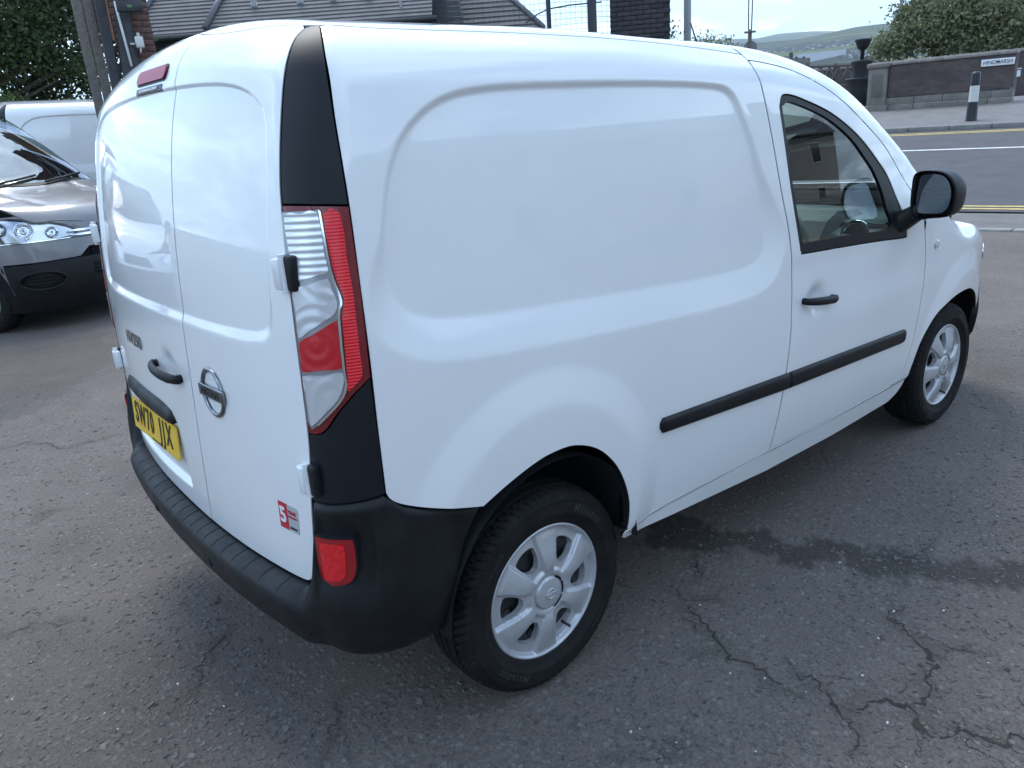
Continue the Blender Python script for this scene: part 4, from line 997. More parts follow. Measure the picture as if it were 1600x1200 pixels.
def ground_sheet():
    xs = axis(-3.6, 5.0, .022, 2600); ys = axis(-3.2, 4.6, .022, 2600)
    X, Y = np.meshgrid(xs, ys); Z = terrain(X, Y)-.05*sstep(-1.6, -.9, (X-P0[0])*NV[0]+(Y-P0[1])*NV[1])
    near = (X > -4) & (X < 9) & (Y > -4) & (Y < 9)
    crack = np.zeros(X.shape); worn = np.zeros(X.shape)
    x, y = X[near], Y[near]
    jx = (vnoise(x, y, 16, 1)-.5)*.05+(vnoise(x, y, 55, 2)-.5)*.03; jy = (vnoise(x, y, 16, 3)-.5)*.05+(vnoise(x, y, 55, 4)-.5)*.03
    c = np.zeros(x.shape)
    for pts, w in CRACKS:
        P = np.array([gpt(*p)[:2] for p in pts]); d = seg_dist(x+jx, y+jy, P); c = np.maximum(c, 1-sstep(0, 1, d/(w+.03)))
    S = np.array([gpt(*p)[:2] for p in STRIP]); sdv = sd_poly(x+jx*2.2, y+jy*2.2, S); wv = 1-sstep(-.02, .012, sdv)
    # patched trench across the left of the yard, worn hollows
    T2 = np.array([gpt(*p)[:2] for p in [(-60, 560), (170, 520), (190, 555), (150, 590), (60, 640), (-60, 680)]]); wv = np.maximum(wv, .55*(1-sstep(-.1, .12, sd_poly(x+jx*4, y+jy*4, T2))))
    n1 = vnoise(x, y, .9, 8)*.6+vnoise(x, y, 2.3, 9)*.4
    wv = np.maximum(wv, .35*sstep(.62, .78, n1))
    crack[near] = c; worn[near] = wv
    Z[near] += undul(x, y)
    V = np.stack([X, Y, Z], -1).reshape(-1, 3); nx = len(xs); ny = len(ys)
    i, j = np.meshgrid(np.arange(nx-1), np.arange(ny-1)); q = (j*nx+i).ravel(); F = np.stack([q, q+1, q+nx+1, q+nx], 1)
    me = bpy.data.meshes.new('ground'); me.vertices.add(len(V)); me.vertices.foreach_set('co', V.ravel()); me.loops.add(F.size); me.loops.foreach_set('vertex_index', F.ravel().astype(np.int32))
    me.polygons.add(len(F)); me.polygons.foreach_set('loop_start', (np.arange(len(F))*4).astype(np.int32)); me.polygons.foreach_set('loop_total', np.full(len(F), 4, np.int32)); me.polygons.foreach_set('use_smooth', np.ones(len(F), bool)); me.update(calc_edges=True)
    for nm, arr in (('crack', crack), ('worn', worn)):
        a = me.attributes.new(nm, 'FLOAT', 'POINT'); a.data.foreach_set('value', arr.ravel().astype(np.float32))
    return me
ASPH = mat('car_park_asphalt', (.10, .095, .095), .86, spec=.3)
def asphalt(m):
    n, l, b = nodes(m); v = coords(m)
    big = ramp(m, noise(m, v, .55, 5, .6), [(.32, (.104, .089, .079)), (.70, (.156, .133, .118))])
    fine = noise(m, v, 130, 4, .7); c = mixc(m, .55, big, ramp(m, fine, [(.3, (.25, .25, .25)), (.72, (1.7, 1.66, 1.62))]), 'MULTIPLY')
    vo = n.new('ShaderNodeTexVoronoi'); vo.inputs['Scale'].default_value = 50; vo.inputs['Randomness'].default_value = 1; l.new(v, vo.inputs['Vector'])
    sp = n.new('ShaderNodeSeparateColor'); l.new(vo.outputs['Color'], sp.inputs[0])
    edge = ramp(m, vo.outputs['Distance'], [(.30, (1, 1, 1)), (.62, (0, 0, 0))])
    stone = math_(m, 'MULTIPLY', edge, ramp(m, sp.outputs[0], [(.62, (0, 0, 0)), (.70, (1, 1, 1))]))
    c = mixc(m, math_(m, 'MULTIPLY', stone, .75), c, ramp(m, sp.outputs[1], [(0, (.105, .10, .098)), (1, (.20, .185, .172))]))
    at_ = n.new('ShaderNodeAttribute'); at_.attribute_name = 'worn'; ac = n.new('ShaderNodeAttribute'); ac.attribute_name = 'crack'
    c = mixc(m, math_(m, 'MULTIPLY', at_.outputs['Fac'], .80), c, mixc(m, .5, (.034, .029, .025), ramp(m, fine, [(.35, (.02, .019, .017)), (.7, (.085, .075, .066))])))
    c = mixc(m, math_(m, 'MULTIPLY', ac.outputs['Fac'], .28), c, ramp(m, noise(m, v, 6, 3), [(.50, (.014, .013, .012)), (.66, (.030, .034, .014))]))
    setc(m, c)
    h = math_(m, 'ADD', math_(m, 'MULTIPLY', stone, .5), math_(m, 'MULTIPLY', fine, .6))
    bump(m, h, .8, .008)
    setc(m, ramp(m, noise(m, v, 3, 4), [(.3, (.74,)*3), (.7, (.92,)*3)]), 'Roughness')
asphalt(ASPH)
ground = link('ground', ground_sheet(), ASPH); tag(ground, kind='structure')
# loose and half sunk chippings
def chips(n, seed):
    r = np.random.default_rng(seed); V = []; F = []; col = []
    cnt = 0
    while cnt < n:
        px = r.uniform(-60, 1660); py = r.uniform(430, 1230); P = gpt(px, py); d = np.hypot(P[0]-CAM[0], P[1]-CAM[1])
        if d > 6.5 or (-.55 < P[0] < 3 and abs(P[1]) < .55): continue
        if r.random() > .25+.75*vnoise(np.array([P[0]]), np.array([P[1]]), 1.6, 31)[0]*1.4: continue
        s = r.uniform(.0042, .0105)*(1+.6*r.random()**4); k = r.integers(5, 8); a = np.sort(r.uniform(0, 2*np.pi, k)); rot = r.uniform(0, np.pi); el = r.uniform(.5, .95)
        h = s*r.uniform(.10, .30); tx, ty = r.normal(0, .16, 2); b = len(V); z0 = float(undul(np.array([P[0]]), np.array([P[1]]))[0])-.0005
        for lev, sc in ((0, 1.12), (1, .86)):
            for t in a:
                u, w = s*sc*np.cos(t), s*sc*el*np.sin(t); x = u*np.cos(rot)-w*np.sin(rot); y = u*np.sin(rot)+w*np.cos(rot)
                V.append((P[0]+x, P[1]+y, z0+(h if lev else -.003)+(x*tx+y*ty if lev else 0)))
        F.append(tuple(b+k+i for i in range(k))); F += [(b+i, b+(i+1) % k, b+k+(i+1) % k, b+k+i) for i in range(k)]; cnt += 1
    return mesh_np('chippings', V, F, False)
CHIP = mat('chipping_stone', (.16, .155, .15), .95, spec=.08); setc(CHIP, ramp(CHIP, noise(CHIP, coords(CHIP), 45, 2, .5), [(.30, (.075, .068, .063)), (.5, (.125, .114, .106)), (.72, (.20, .184, .17))]))
ch = link('chippings', chips(12000, 5), CHIP); tag(ch, 'grey stone chippings bedded in the car park asphalt', 'chippings', kind='stuff')
WSP = mat('pale_grit', (.55, .54, .52), .8); m = MB(); r_ = np.random.default_rng(3)
for _ in range(70):
    P = gpt(r_.uniform(0, 1600), r_.uniform(640, 1200)); s = r_.uniform(.0015, .004)
    if -.7 < P[0] < 3 and abs(P[1]) < .9: continue
    m.box((P[0], P[1], .003), (s*2, s*1.4, s), Matrix.Rotation(r_.uniform(0, 3), 3, 'Z'))
tag(m.build('grit', WSP), 'scattered white specks of grit on the asphalt', 'grit', kind='stuff')
# open cracks, filled with dark dirt: ragged, branching, of changing width
def crack_mesh():
    r = np.random.default_rng(17); m = MB()
    def run(P, w0, depth=0):
        P = np.array(P, float); L = np.linalg.norm(np.diff(P, axis=0), axis=1); T = np.concatenate([[0], np.cumsum(L)]); n = max(6, int(T[-1]/.007)); t = np.linspace(0, T[-1], n)
        X = np.interp(t, T, P[:, 0]); Y = np.interp(t, T, P[:, 1]); s0 = r.uniform(0, 90)
        X = X+(vnoise(t+s0, t*0+s0, 14, 61)-.5)*.075+(vnoise(t+s0, t*0+s0, 55, 62)-.5)*.030+r.normal(0, .0022, n); Y = Y+(vnoise(t+s0, t*0+s0+7, 14, 63)-.5)*.075+(vnoise(t+s0, t*0+s0+7, 55, 64)-.5)*.030+r.normal(0, .0022, n)
        dx = np.gradient(X); dy = np.gradient(Y); q = np.hypot(dx, dy)+1e-9; nx, ny = -dy/q, dx/q
        f = np.clip(np.minimum(t, T[-1]-t)/.10, .12, 1); a = w0*f*(.15+1.5*vnoise(t+s0, t*0, 24, 65)**2)*(.6+.8*r.random(n)); b = w0*f*(.15+1.5*vnoise(t+s0, t*0+3, 24, 66)**2)*(.6+.8*r.random(n))
        Z = undul(X, Y)+.0016
        V = []
        for i in range(n): V += [(X[i]+nx[i]*a[i], Y[i]+ny[i]*a[i], Z[i]), (X[i]-nx[i]*b[i], Y[i]-ny[i]*b[i], Z[i])]
        m.add(V, [(2*i, 2*i+1, 2*i+3, 2*i+2) for i in range(n-1)])
        if depth < 2:
            for _ in range(int(T[-1]/(.085 if depth == 0 else .2))):
                i = r.integers(2, n-2); an = math.atan2(dy[i], dx[i])+r.choice([-1, 1])*r.uniform(.5, 1.3); ln = r.uniform(.04, .16)*(1 if depth == 0 else .5); p0 = np.array([X[i], Y[i]]); p1 = p0+ln*np.array([math.cos(an), math.sin(an)]); run([p0, (p0+p1)/2+r.normal(0, .012, 2), p1], w0*.45, depth+1)
    for pts, w in CRACKS: run([gpt(*p)[:2] for p in pts], w*.46)
    return m.mesh('asphalt_crack')
CRK = mottled('crack_dirt', (.022, .020, .018), (.042, .040, .028), 14, .95, .6, 90, .01); tag(link('asphalt_crack', crack_mesh(), CRK), kind='structure')
# chalky scuff on the asphalt
def ribbon(pts, w, z, name, material, mid=None):
    m = MB(); P = [np.array(p) for p in pts]; V = []
    for i, p in enumerate(P):
        t = P[min(i+1, len(P)-1)]-P[max(i-1, 0)]; t = t[:2]/np.linalg.norm(t[:2]); nrm = np.array([-t[1], t[0]])
        ww = w[i] if isinstance(w, (list, tuple)) else w
        for s in (-1, 1): q = p[:2]+nrm*ww/2*s; V.append((q[0], q[1], p[2]+z))
    m.add(V, [(2*i, 2*i+2, 2*i+3, 2*i+1) for i in range(len(P)-1)]); return m.build(name, material)
# ---- the road
TAR = mat('road_asphalt', (.055, .055, .058), .85)
v = coords(TAR); setc(TAR, ramp(TAR, noise(TAR, v, 2.2, 6, .65), [(.3, (.050, .048, .052)), (.7, (.078, .074, .078))])); bump(TAR, noise(TAR, v, 90, 3), .35, .01)
def sheet(e0, e1, n0, n1, dz, name, material, ne=24, nn=6, kind='structure'):
    V = []; E = np.linspace(e0, e1, ne); Nn = np.linspace(n0, n1, nn)
    for a in Nn: V += [road(e, a, dz) for e in E]
    F = [(j*ne+i, j*ne+i+1, (j+1)*ne+i+1, (j+1)*ne+i) for j in range(nn-1) for i in range(ne-1)]
    m = MB(); m.add(V, F); return tag(m.build(name, material), kind=kind)
sheet(-45, 30, -.35, 9.30, .012, 'road', TAR, 60, 12)
LINEW = mat('road_paint_white', (.70, .70, .68), .7); LINEY = mat('road_paint_yellow', (.62, .47, .14), .7)
for m_, lo_ in ((LINEW, (.45, .45, .44)), (LINEY, (.40, .31, .11))):
    setc(m_, ramp(m_, noise(m_, coords(m_), 9, 6, .7), [(.35, lo_), (.6, tuple(m_.node_tree.nodes['Principled BSDF'].inputs[0].default_value)[:3])]))
sheet(-45, 30, 5.86, 6.00, .017, 'road_line', LINEW, 30, 2); sheet(-45, 30, 8.58, 8.68, .017, 'road_line', LINEY, 30, 2); sheet(-45, 30, 8.80, 8.90, .017, 'road_line', LINEY, 30, 2)
sheet(-45, 30, -.02, .06, .017, 'road_line', LINEY, 30, 2); sheet(-45, 30, -.20, -.12, .017, 'road_line', LINEY, 30, 2)
PAVE = mottled('footway', (.12, .115, .112), (.17, .16, .155), 3, .85, .3, 60, .008)
sheet(-45, 30, 9.45, 16.5, .115, 'footway', PAVE, 60, 8); sheet(-45, 30, -2.0, -.50, .010, 'near_footway', mottled('worn_footway', (.10, .095, .09), (.17, .155, .14), 2.2, .9, .4, 45, .012), 60, 4)
KERB = mottled('kerb_stone', (.19, .185, .175), (.27, .26, .245), 5, .85, .3, 50, .006)
kerb = empty('kerb', road(-4, 9.37)); tag(kerb, 'pale stone kerb along the far side of the road', 'kerb')
kb = MB(); kb.box((0, 0, 0), (.905, .15, .14), bev=.018); KB = kb.mesh('kerb_stone'); KB.materials.append(KERB)
ang = math.atan2(EV[1], EV[0])
kz = road(-4, 9.37)
for k in range(26):
    p = road(-12+.92*k, 9.375, .052); o = link('kerb_stone', KB, None, kerb); o.location = (p[0]-kz[0], p[1]-kz[1], p[2]-kz[2]); o.rotation_euler = (0, 0, ang)
kerb2 = empty('edging', road(0, -2.05)); tag(kerb2, 'flush pale edging stones between the car park and the footway', 'edging')
kz = road(0, -2.05)
for k in range(14):
    p = road(-6+.92*k, -2.05, -.045); o = link('edging_stone', KB, None, kerb2); o.location = (p[0]-kz[0], p[1]-kz[1], p[2]-kz[2]); o.rotation_euler = (0, 0, ang)
# ---------------------------------------------------------------- foliage
def leaf_mat(name, c0, c1, c2):
    m = mat(name, c1, .55, spec=.3); n, l, b = nodes(m); v = coords(m)
    g = n.new('ShaderNodeNewGeometry'); rc = ramp(m, g.outputs['Random Per Island'], [(.0, c0), (.55, c1), (1, c2)])
    big = ramp(m, noise(m, v, .9, 3), [(.3, (.7, .7, .7)), (.7, (1.25, 1.25, 1.25))]); col = mixc(m, 1.0, rc, big, 'MULTIPLY'); setc(m, col)
    tr = n.new('ShaderNodeBsdfTranslucent'); l.new(col, tr.inputs[0]); x = n.new('ShaderNodeMixShader'); x.inputs[0].default_value = .35
    out = [k for k in n if k.type == 'OUTPUT_MATERIAL'][0]; l.new(b.outputs[0], x.inputs[1]); l.new(tr.outputs[0], x.inputs[2]); l.new(x.outputs[0], out.inputs[0])
    return m
BARK = mottled('bark', (.06, .05, .04), (.12, .10, .08), 12, .9, .5, 40, .02)
def leaves(blobs, n, size, seed, gap=.4):
    """leaf-sized faces gathered into sprays on the shells of the blobs"""
    r = np.random.default_rng(seed); B = np.array([b[:3] for b in blobs]); Rr = np.array([b[3] for b in blobs]); w = Rr**2/np.sum(Rr**2)
    ns = n//9; k = r.choice(len(blobs), ns, p=w); d = r.normal(size=(ns, 3)); d /= np.linalg.norm(d, axis=1, keepdims=True); d[:, 2] = np.where(d[:, 2] < -.4, -d[:, 2]*.5, d[:, 2])
    rad = Rr[k]*(.55+.5*r.random(ns)**.6); rad *= 1+.25*np.sin(d[:, 0]*7+k)*np.cos(d[:, 2]*6+k*2); C = B[k]+d*rad[:, None]*np.array([1, 1, .85])
    idx = np.repeat(np.arange(ns), 9); P = C[idx]+r.normal(size=(len(idx), 3))*size*1.5
    N = d[idx]+r.normal(size=(len(idx), 3))*.7; N /= np.linalg.norm(N, axis=1, keepdims=True); U = np.cross(N, r.normal(size=N.shape)); U /= np.linalg.norm(U, axis=1, keepdims=True); W = np.cross(N, U)
    s = (size*(.6+.8*r.random(len(idx))))[:, None]
    V = np.stack([P-U*s*.5, P+W*s*.28+N*s*.06, P+U*s*.55, P-W*s*.28+N*s*.06], 1).reshape(-1, 3); q = np.arange(len(idx))*4; F = np.stack([q, q+1, q+2, q+3], 1)
    return mesh_np('leaves', V, F, False)
def tree(name, label, base, blobs, n, size, mt_, seed, cat='tree', trunk=.16, group=None):
    t = empty(name, base); tag(t, label, cat, group); b = np.array(base); r = np.random.default_rng(seed)
    lb = [(x-b[0], y-b[1], z-b[2], q) for x, y, z, q in blobs]
    top = max(lb, key=lambda k: k[2]); m = MB(); m.path([(0, 0, -.1), (.05*trunk*4, .02, top[2]*.35), (top[0]*.5, top[1]*.5, top[2]*.8)], [trunk, trunk*.75, trunk*.3], 10)
    for x, y, z, q in lb: m.path([(top[0]*.2, top[1]*.2, min(z*.6, top[2]*.5)), (x*.6, y*.6, z*.8), (x, y, z)], [trunk*.45, trunk*.28, trunk*.08], 7)
    m.build('trunk', BARK, t); link('crown', leaves(lb, n, size, seed), mt_, t); return t
LEAF_A = leaf_mat('leaf_dark', (.025, .042, .016), (.048, .075, .026), (.09, .12, .045)); LEAF_B = leaf_mat('leaf_olive', (.085, .105, .055), (.15, .175, .085), (.225, .235, .13)); LEAF_C = leaf_mat('leaf_fresh', (.05, .09, .02), (.09, .14, .03), (.14, .19, .05))
def bl(px, py, s, r): p = at(px, py, s); return (p[0], p[1], p[2], r)
g0 = lambda p: (p[0], p[1], float(terrain(p[0], p[1])))
tree('broadleaf_tree', 'dark green leafy tree overhanging the car park behind the grey car', g0(at(-230, 150, 13.8)), [bl(-60, -60, 13.3, 1.44), bl(40, -40, 13.3, 1.32), bl(100, 10, 13.5, 0.66), bl(30, 50, 13.2, 0.74), bl(95, 62, 13.4, 0.50), bl(-40, 70, 13.3, 0.96), bl(45, 100, 13.5, 0.54), bl(110, 100, 13.6, 0.34), bl(0, 125, 13.5, 0.48), bl(90, 125, 13.7, 0.30)], 17000, .085, LEAF_A, 21, trunk=.2)
tree('hedge', 'tall dark hedge filling the back of the yard on the left', g0(at(20, 150, 14.5)), [bl(-80, 40, 14.6, 1.4), bl(20, 20, 14.6, 1.4), bl(90, 60, 14.6, .9), bl(20, 110, 14.4, .9), bl(100, 130, 14.5, .6), bl(-60, 140, 14.5, 1.0), bl(60, 165, 14.4, .6), bl(130, 40, 14.8, .6), bl(130, 110, 14.8, .5), bl(140, -20, 14.8, .7), bl(165, 30, 15, .5), bl(170, 90, 15, .5), bl(190, 60, 15, .5), bl(185, 115, 15, .4), bl(150, 150, 14.8, .4)], 14000, .10, LEAF_A, 23, 'hedge', .06)
tree('shrub', 'bright green young shrub below the dark tree on the left', g0(at(10, 170, 12.4)), [bl(10, 172, 12.4, .17), bl(0, 180, 12.4, .16), bl(22, 182, 12.4, .14)], 900, .06, LEAF_C, 5, 'shrub', .02)
# broad trees beyond the parapet on the right
tree('broadleaf_tree', 'broad olive green tree rising above the brick wall beside the lamp column', g0(at(1480, 95, 33)), [bl(1440, 62, 33, 1.1), bl(1400, 74, 33, .7), bl(1378, 82, 33, .45), bl(1480, 40, 33, 1.3), bl(1455, 22, 33.5, .9), bl(1500, 78, 32.5, 1.0), bl(1425, 40, 33.5, .7), bl(1415, 22, 33.6, .4)], 12000, .17, LEAF_B, 31)
tree('broadleaf_tree', 'olive green tree at the right edge above the street name sign', g0(at(1590, 95, 32)), [bl(1545, 30, 32, 1.5), bl(1600, 45, 32, 1.5), bl(1570, 70, 31.5, 1.1), bl(1660, 30, 32, 1.8), bl(1520, 8, 32.5, .9), bl(1500, 10, 32.5, .7), bl(1600, -10, 32.5, 1.3)], 12000, .17, LEAF_B, 37)
tree('hedge', 'dark hedge behind the blue and white sign at the right edge', g0(at(1600, 140, 27)), [bl(1585, 128, 27.5, .45), bl(1610, 125, 27.5, .6), bl(1640, 125, 27.5, .6), bl(1570, 115, 28.5, .4)], 3000, .09, LEAF_A, 41, 'hedge', .05)
tree('shrub', 'sparse twiggy shrub top showing above the van roof beside the grey column', g0(at(1115, 70, 22)), [bl(1098, 66, 22, .16), bl(1112, 64, 22, .2), bl(1128, 67, 22, .16), bl(1140, 70, 22, .12), bl(1105, 75, 22, .25), bl(1130, 78, 22, .25)], 420, .075, LEAF_B, 43, 'shrub', .03)
tree('shrub', 'thin leafy twig beside the dark brick pier', g0(at(1052, 60, 14.5)), [bl(1050, 52, 14.5, .08), bl(1053, 44, 14.5, .06), bl(1049, 60, 14.5, .09)], 110, .055, LEAF_A, 44, 'shrub', .012)
# ---------------------------------------------------------------- buildings at the back left
TILE = mottled('slate_tiles', (.060, .062, .068), (.105, .105, .110), 2.5, .75, .5, 18, .02)
TILE2 = mottled('dark_slates', (.045, .048, .055), (.075, .078, .085), 3, .75, .5, 20, .02)
STONE = mottled('grey_rubble', (.10, .095, .088), (.20, .185, .17), 3.5, .9, .6, 14, .03)
LEAD = mat('ridge_lead', (.12, .125, .135), .6)
GUT = mat('gutter_black', (.02, .021, .024), .4)
def hip_building(name, label, L, Rt, s, rise, depth, rows, tile, hipL, hipR, wall_mat):
    """eave runs from pixel L to pixel R at distance s; roof leans away"""
    a = at(*L, s); b = at(*Rt, s); a = a.copy(); b = b.copy(); z = (a[2]+b[2])/2; a[2] = b[2] = z
    u = (b-a); W = np.linalg.norm(u); u /= W; n = np.array([-u[1], u[0], 0])
    if n@np.array([CF[0], CF[1], 0]) < 0: n = -n
    root = empty(name, (a[0], a[1], float(terrain(a[0], a[1])))); tag(root, label, 'building'); o = np.array(root.location)
    P = lambda e, d, h: a+u*e+n*d+np.array([0, 0, h])-o
    wm = MB(); q = [P(.25, .35, -.05), P(W-.25, .35, -.05), P(W-.25, 2*depth-.35, -.05), P(.25, 2*depth-.35, -.05)]; dn = [np.array([p[0], p[1], -.1]) for p in q]
    wm.add(q+dn, [(0, 1, 5, 4), (1, 2, 6, 5), (2, 3, 7, 6), (3, 0, 4, 7), (0, 3, 2, 1)]); wm.build('wall', wall_mat, root)
    rf = empty('roof', (0, 0, 0), 0, root)
    for k in range(rows):
        f0, f1 = k/rows, (k+1)/rows+.012
        e0a, e0b = hipL*f0, W-hipR*f0; e1a, e1b = hipL*f1, W-hipR*f1
        up = .035
        V = [P(e0a, depth*f0, rise*f0+up), P(e0b, depth*f0, rise*f0+up), P(e1b, depth*f1, rise*f1), P(e1a, depth*f1, rise*f1), P(e0a, depth*f0, rise*f0-.03), P(e0b, depth*f0, rise*f0-.03)]
        m = MB(); m.add(V, [(0, 1, 2, 3), (4, 5, 1, 0), (4, 0, 3), (5, 2, 1)]); m.build('tile_course', tile, rf)
    m = MB(); T = [P(hipL, depth, rise), P(W-hipR, depth, rise)]; bk = [P(0, 2*depth, 0), P(W, 2*depth, 0)]
    m.add([T[0], T[1], bk[1], bk[0]], [(0, 1, 2, 3)])
    if hipL: m.add([P(0, 0, 0), T[0], bk[0]], [(0, 1, 2)])
    if hipR: m.add([P(W, 0, 0), T[1], bk[1]], [(0, 1, 2)])
    m.build('roof_back', tile, rf)
    m = MB()
    if hipL: m.path([P(0, 0, .05), P(hipL, depth, rise+.05)], .06, 6)
    m.path([P(hipL, depth, rise+.04), P(W-hipR, depth, rise+.04)], .07, 6)
    if hipR: m.path([P(W, 0, .05), P(W-hipR, depth, rise+.05)], .06, 6)
    m.build('ridge', LEAD, rf)
    m = MB(); m.path([P(-.1, -.06, -.06), P(W+.1, -.06, -.06)], .06, 8); m.build('gutter', GUT, root)
    m = MB(); m.box((P(.3, .05, -.14)+P(W-.3, .05, -.14))/2, (W, .03, .2), Matrix((Vector(u), Vector(n), Vector((0, 0, 1)))).transposed()); m.build('fascia', GUT, root)
    return root, P, rf, W
b1, P1, rf1, W1 = hip_building('stone_building', 'grey rubble stone building with a long tiled roof behind the van', (196, 49), (676, 36), 17, 3.2, 3.9, 34, TILE, 1.1, .0, STONE)
m = MB(); m.path([P1(2.05, 1.5, 1.32), P1(1.75, .04, .10)], .07, 6); m.path([P1(2.05, 1.5, 1.32), P1(2.6, 3.9, 3.25)], .07, 6); m.build('hip_board', LEAD, rf1)
VENT = mat('vent_tile_pale', (.45, .46, .48), .7)
for e in (2.7, 3.75, 4.5, 5.3):
    for k in range(3):
        m = MB(); m.box(P1(e+.05*k, .62, .60), (.03, .05, .10)); m.build('vent_tile', VENT, rf1)
m = MB(); m.path([P1(6.1, .3, -.2), P1(6.1, .3, 1.1)], .03, 8); m.build('vent_pipe', mat('pipe_grey', (.35, .36, .38), .5), b1)
b2, P2, rf2, W2 = hip_building('slate_building', 'low dark slate roof beside the wire fence', (640, 52), (850, 55), 18, 1.55, 2.0, 12, TILE2, .5, 1.35, STONE)
m = MB(); a_ = P2(.55, .1, 0); m.add([P2(.35, -.05, -.1), P2(1.35, -.05, -.1), P2(1.05, -.02, 1.5), P2(.62, -.02, 1.5), P2(.62, 1.5, 1.5), P2(1.05, 1.5, 1.5), P2(1.35, 1.6, -.1), P2(.35, 1.6, -.1)], [(0, 1, 2, 3), (3, 2, 5, 4), (1, 6, 5, 2), (0, 3, 4, 7)]); m.build('dormer', TILE2, rf2)
# ---- timber frame, brick pier and fittings behind the van's left corner
OAK = mottled('dark_timber', (.020, .022, .026), (.045, .046, .048), 8, .8, .4, 30, .01); BOARD = None
BRK = mat('brick', (.15, .08, .06), .9)
def brick_mat(name, c0, c1, c2):
    m = mat(name, c0, .9); n, l, b = nodes(m); oi = n.new('ShaderNodeObjectInfo'); v = coords(m)
    c = ramp(m, oi.outputs['Random'], [(0, c0), (.5, c1), (1, c2)]); setc(m, mixc(m, 1, c, ramp(m, noise(m, v, 22, 4), [(.3, (.75, .75, .75)), (.7, (1.2, 1.2, 1.2))]), 'MULTIPLY')); bump(m, noise(m, v, 60, 4), .4, .006); return m
BRICKR = brick_mat('red_brown_brick', (.095, .055, .048), (.14, .075, .062), (.11, .08, .075)); BRICK_SHADED = brick_mat('shaded_brick', (.030, .030, .036), (.045, .042, .048), (.055, .048, .05)); MORTAR = mat('mortar', (.16, .15, .14), .95); MORTD = mat('shaded_mortar', (.03, .03, .033), .95)  # dark pair: the tall pier's shade is put into its brick and mortar colour
BOARD = brick_mat('weathered_boards', (.11, .095, .082), (.17, .15, .13), (.23, .20, .175))
bk = MB(); bk.box((0, 0, 0), (.215, .10, .065), bev=.004); BRICKM = bk.mesh('brick')
def brick_pier(name, label, p0, w, d, z0, z1, zb0, face, bm, mm, courses_from=None):
    """mortar core from the ground with single bricks on the two faces in view"""
    root = empty(name, (p0[0], p0[1], z0)); root.rotation_euler = (0, 0, face); tag(root, label, 'pier')
    m = MB(); m.box((0, 0, (z1-z0)/2), (w-.02, d-.02, z1-z0)); m.build('core', mm, root)
    me = BRICKM.copy(); me.materials.append(bm)
    k = 0; z = zb0
    while z < z1:
        nb = int(round(w/.225)); off = .1125 if k % 2 else 0
        for i in range(nb+(1 if off else 0)):
            x = -w/2+.1125+i*.225-off
            sc = 1.0
            if x < -w/2+.05: x = -w/2+.053; sc = .48
            elif x > w/2-.05: x = w/2-.053; sc = .48
            o = link('brick', me, None, root); o.location = (x, -d/2+.042, z-z0); o.scale = (sc, 1, 1)
        ndp = int(round(d/.225))
        for i in range(ndp-1):
            for sgn in (-1, 1):
                o = link('brick', me, None, root); o.location = (sgn*(w/2-.042), -d/2+.225+i*.225+(0 if off else .06), z-z0); o.rotation_euler = (0, 0, R(90))
        z += .075; k += 1
    return root
pp = at(212, 70, 10.2); face = YAW+R(24)-R(90)
brick_pier('brick_pier', 'red brown brick pier with a white box on it, left of the van roof', pp, .45, .45, 0, 4.2, 2.2, face, BRICKR, MORTAR)
def at_z(px, py, s, dz=0): p = at(px, py, s); return (p[0], p[1], p[2]+dz)
fz = Matrix.Rotation(face, 3, 'Z')
m = MB(); bx = at(218, 66, 9.85); m.box((0, 0, 0), (.10, .06, .14), fz, bev=.02); o = m.build('junction_box', mat('box_cream', (.60, .60, .56), .5)); o.location = bx
tag(o, 'small cream junction box fixed to the brick pier', 'box')
m = MB(); m.box((0, .0, .085), (.035, .05, .05), fz); m.path([(0, 0, -.07), (-.01, 0, -.13)], .012); m.box((-.09, 0, -.02), (.05, .03, .02), fz); m.build('gland', mat('box_cream2', (.5, .5, .47), .5), o)
m = MB(); m.path([(0, 0, 0), (.0, 0, 1.3)], .016, 8); o = m.build('conduit', mat('pale_conduit', (.62, .63, .62), .5)); o.location = at(206, 104, 9.8); d = at(190, 44, 9.8)-at(206, 104, 9.8); o.rotation_euler = Vector(d).to_track_quat('Z', 'Y').to_euler(); tag(o, 'thin pale pipe leaning on the brick pier', 'pipe')
tf = empty('timber_frame', g0(at(178, 110, 9.9))); tag(tf, 'dark timber frame with a sloping brace beside the brick pier', 'frame'); o0 = np.array(tf.location)
for (x0, y0), (x1, y1), r in (((181, 128), (148, -40), .055), ((205, 110), (186, -40), .085)):
    A = at(x0, y0, 9.9); B = at(x1, y1, 9.9); d = (A-B); A = A+d/np.linalg.norm(d)*0; base = np.array([A[0]+(A[0]-B[0])/(A[2]-B[2])*(0-A[2]), A[1]+(A[1]-B[1])/(A[2]-B[2])*(0-A[2]), 0.0])
    m = MB(); c_ = (base+B)/2-o0; q_ = Vector(B-base).to_track_quat('Z', 'Y').to_matrix(); m.box(c_, (r*2, r*2, float(np.linalg.norm(B-base))), q_); m.build('post', OAK, tf)
A = at(181, 122, 9.9); B = at(203, 72, 9.9); m = MB(); q_ = Vector(B-A).to_track_quat('Z', 'Y').to_matrix(); m.box((A+B)/2-o0, (.07, .07, float(np.linalg.norm(B-A))), q_); m.build('brace', OAK, tf)
ar = MB(); ar.box(at(167, 8, 10.6)-o0, (.28, .05, .9), fz); ar.build('infill_panel', mottled('orange_render', (.26, .13, .08), (.33, .17, .11), 5, .9, 0), tf)
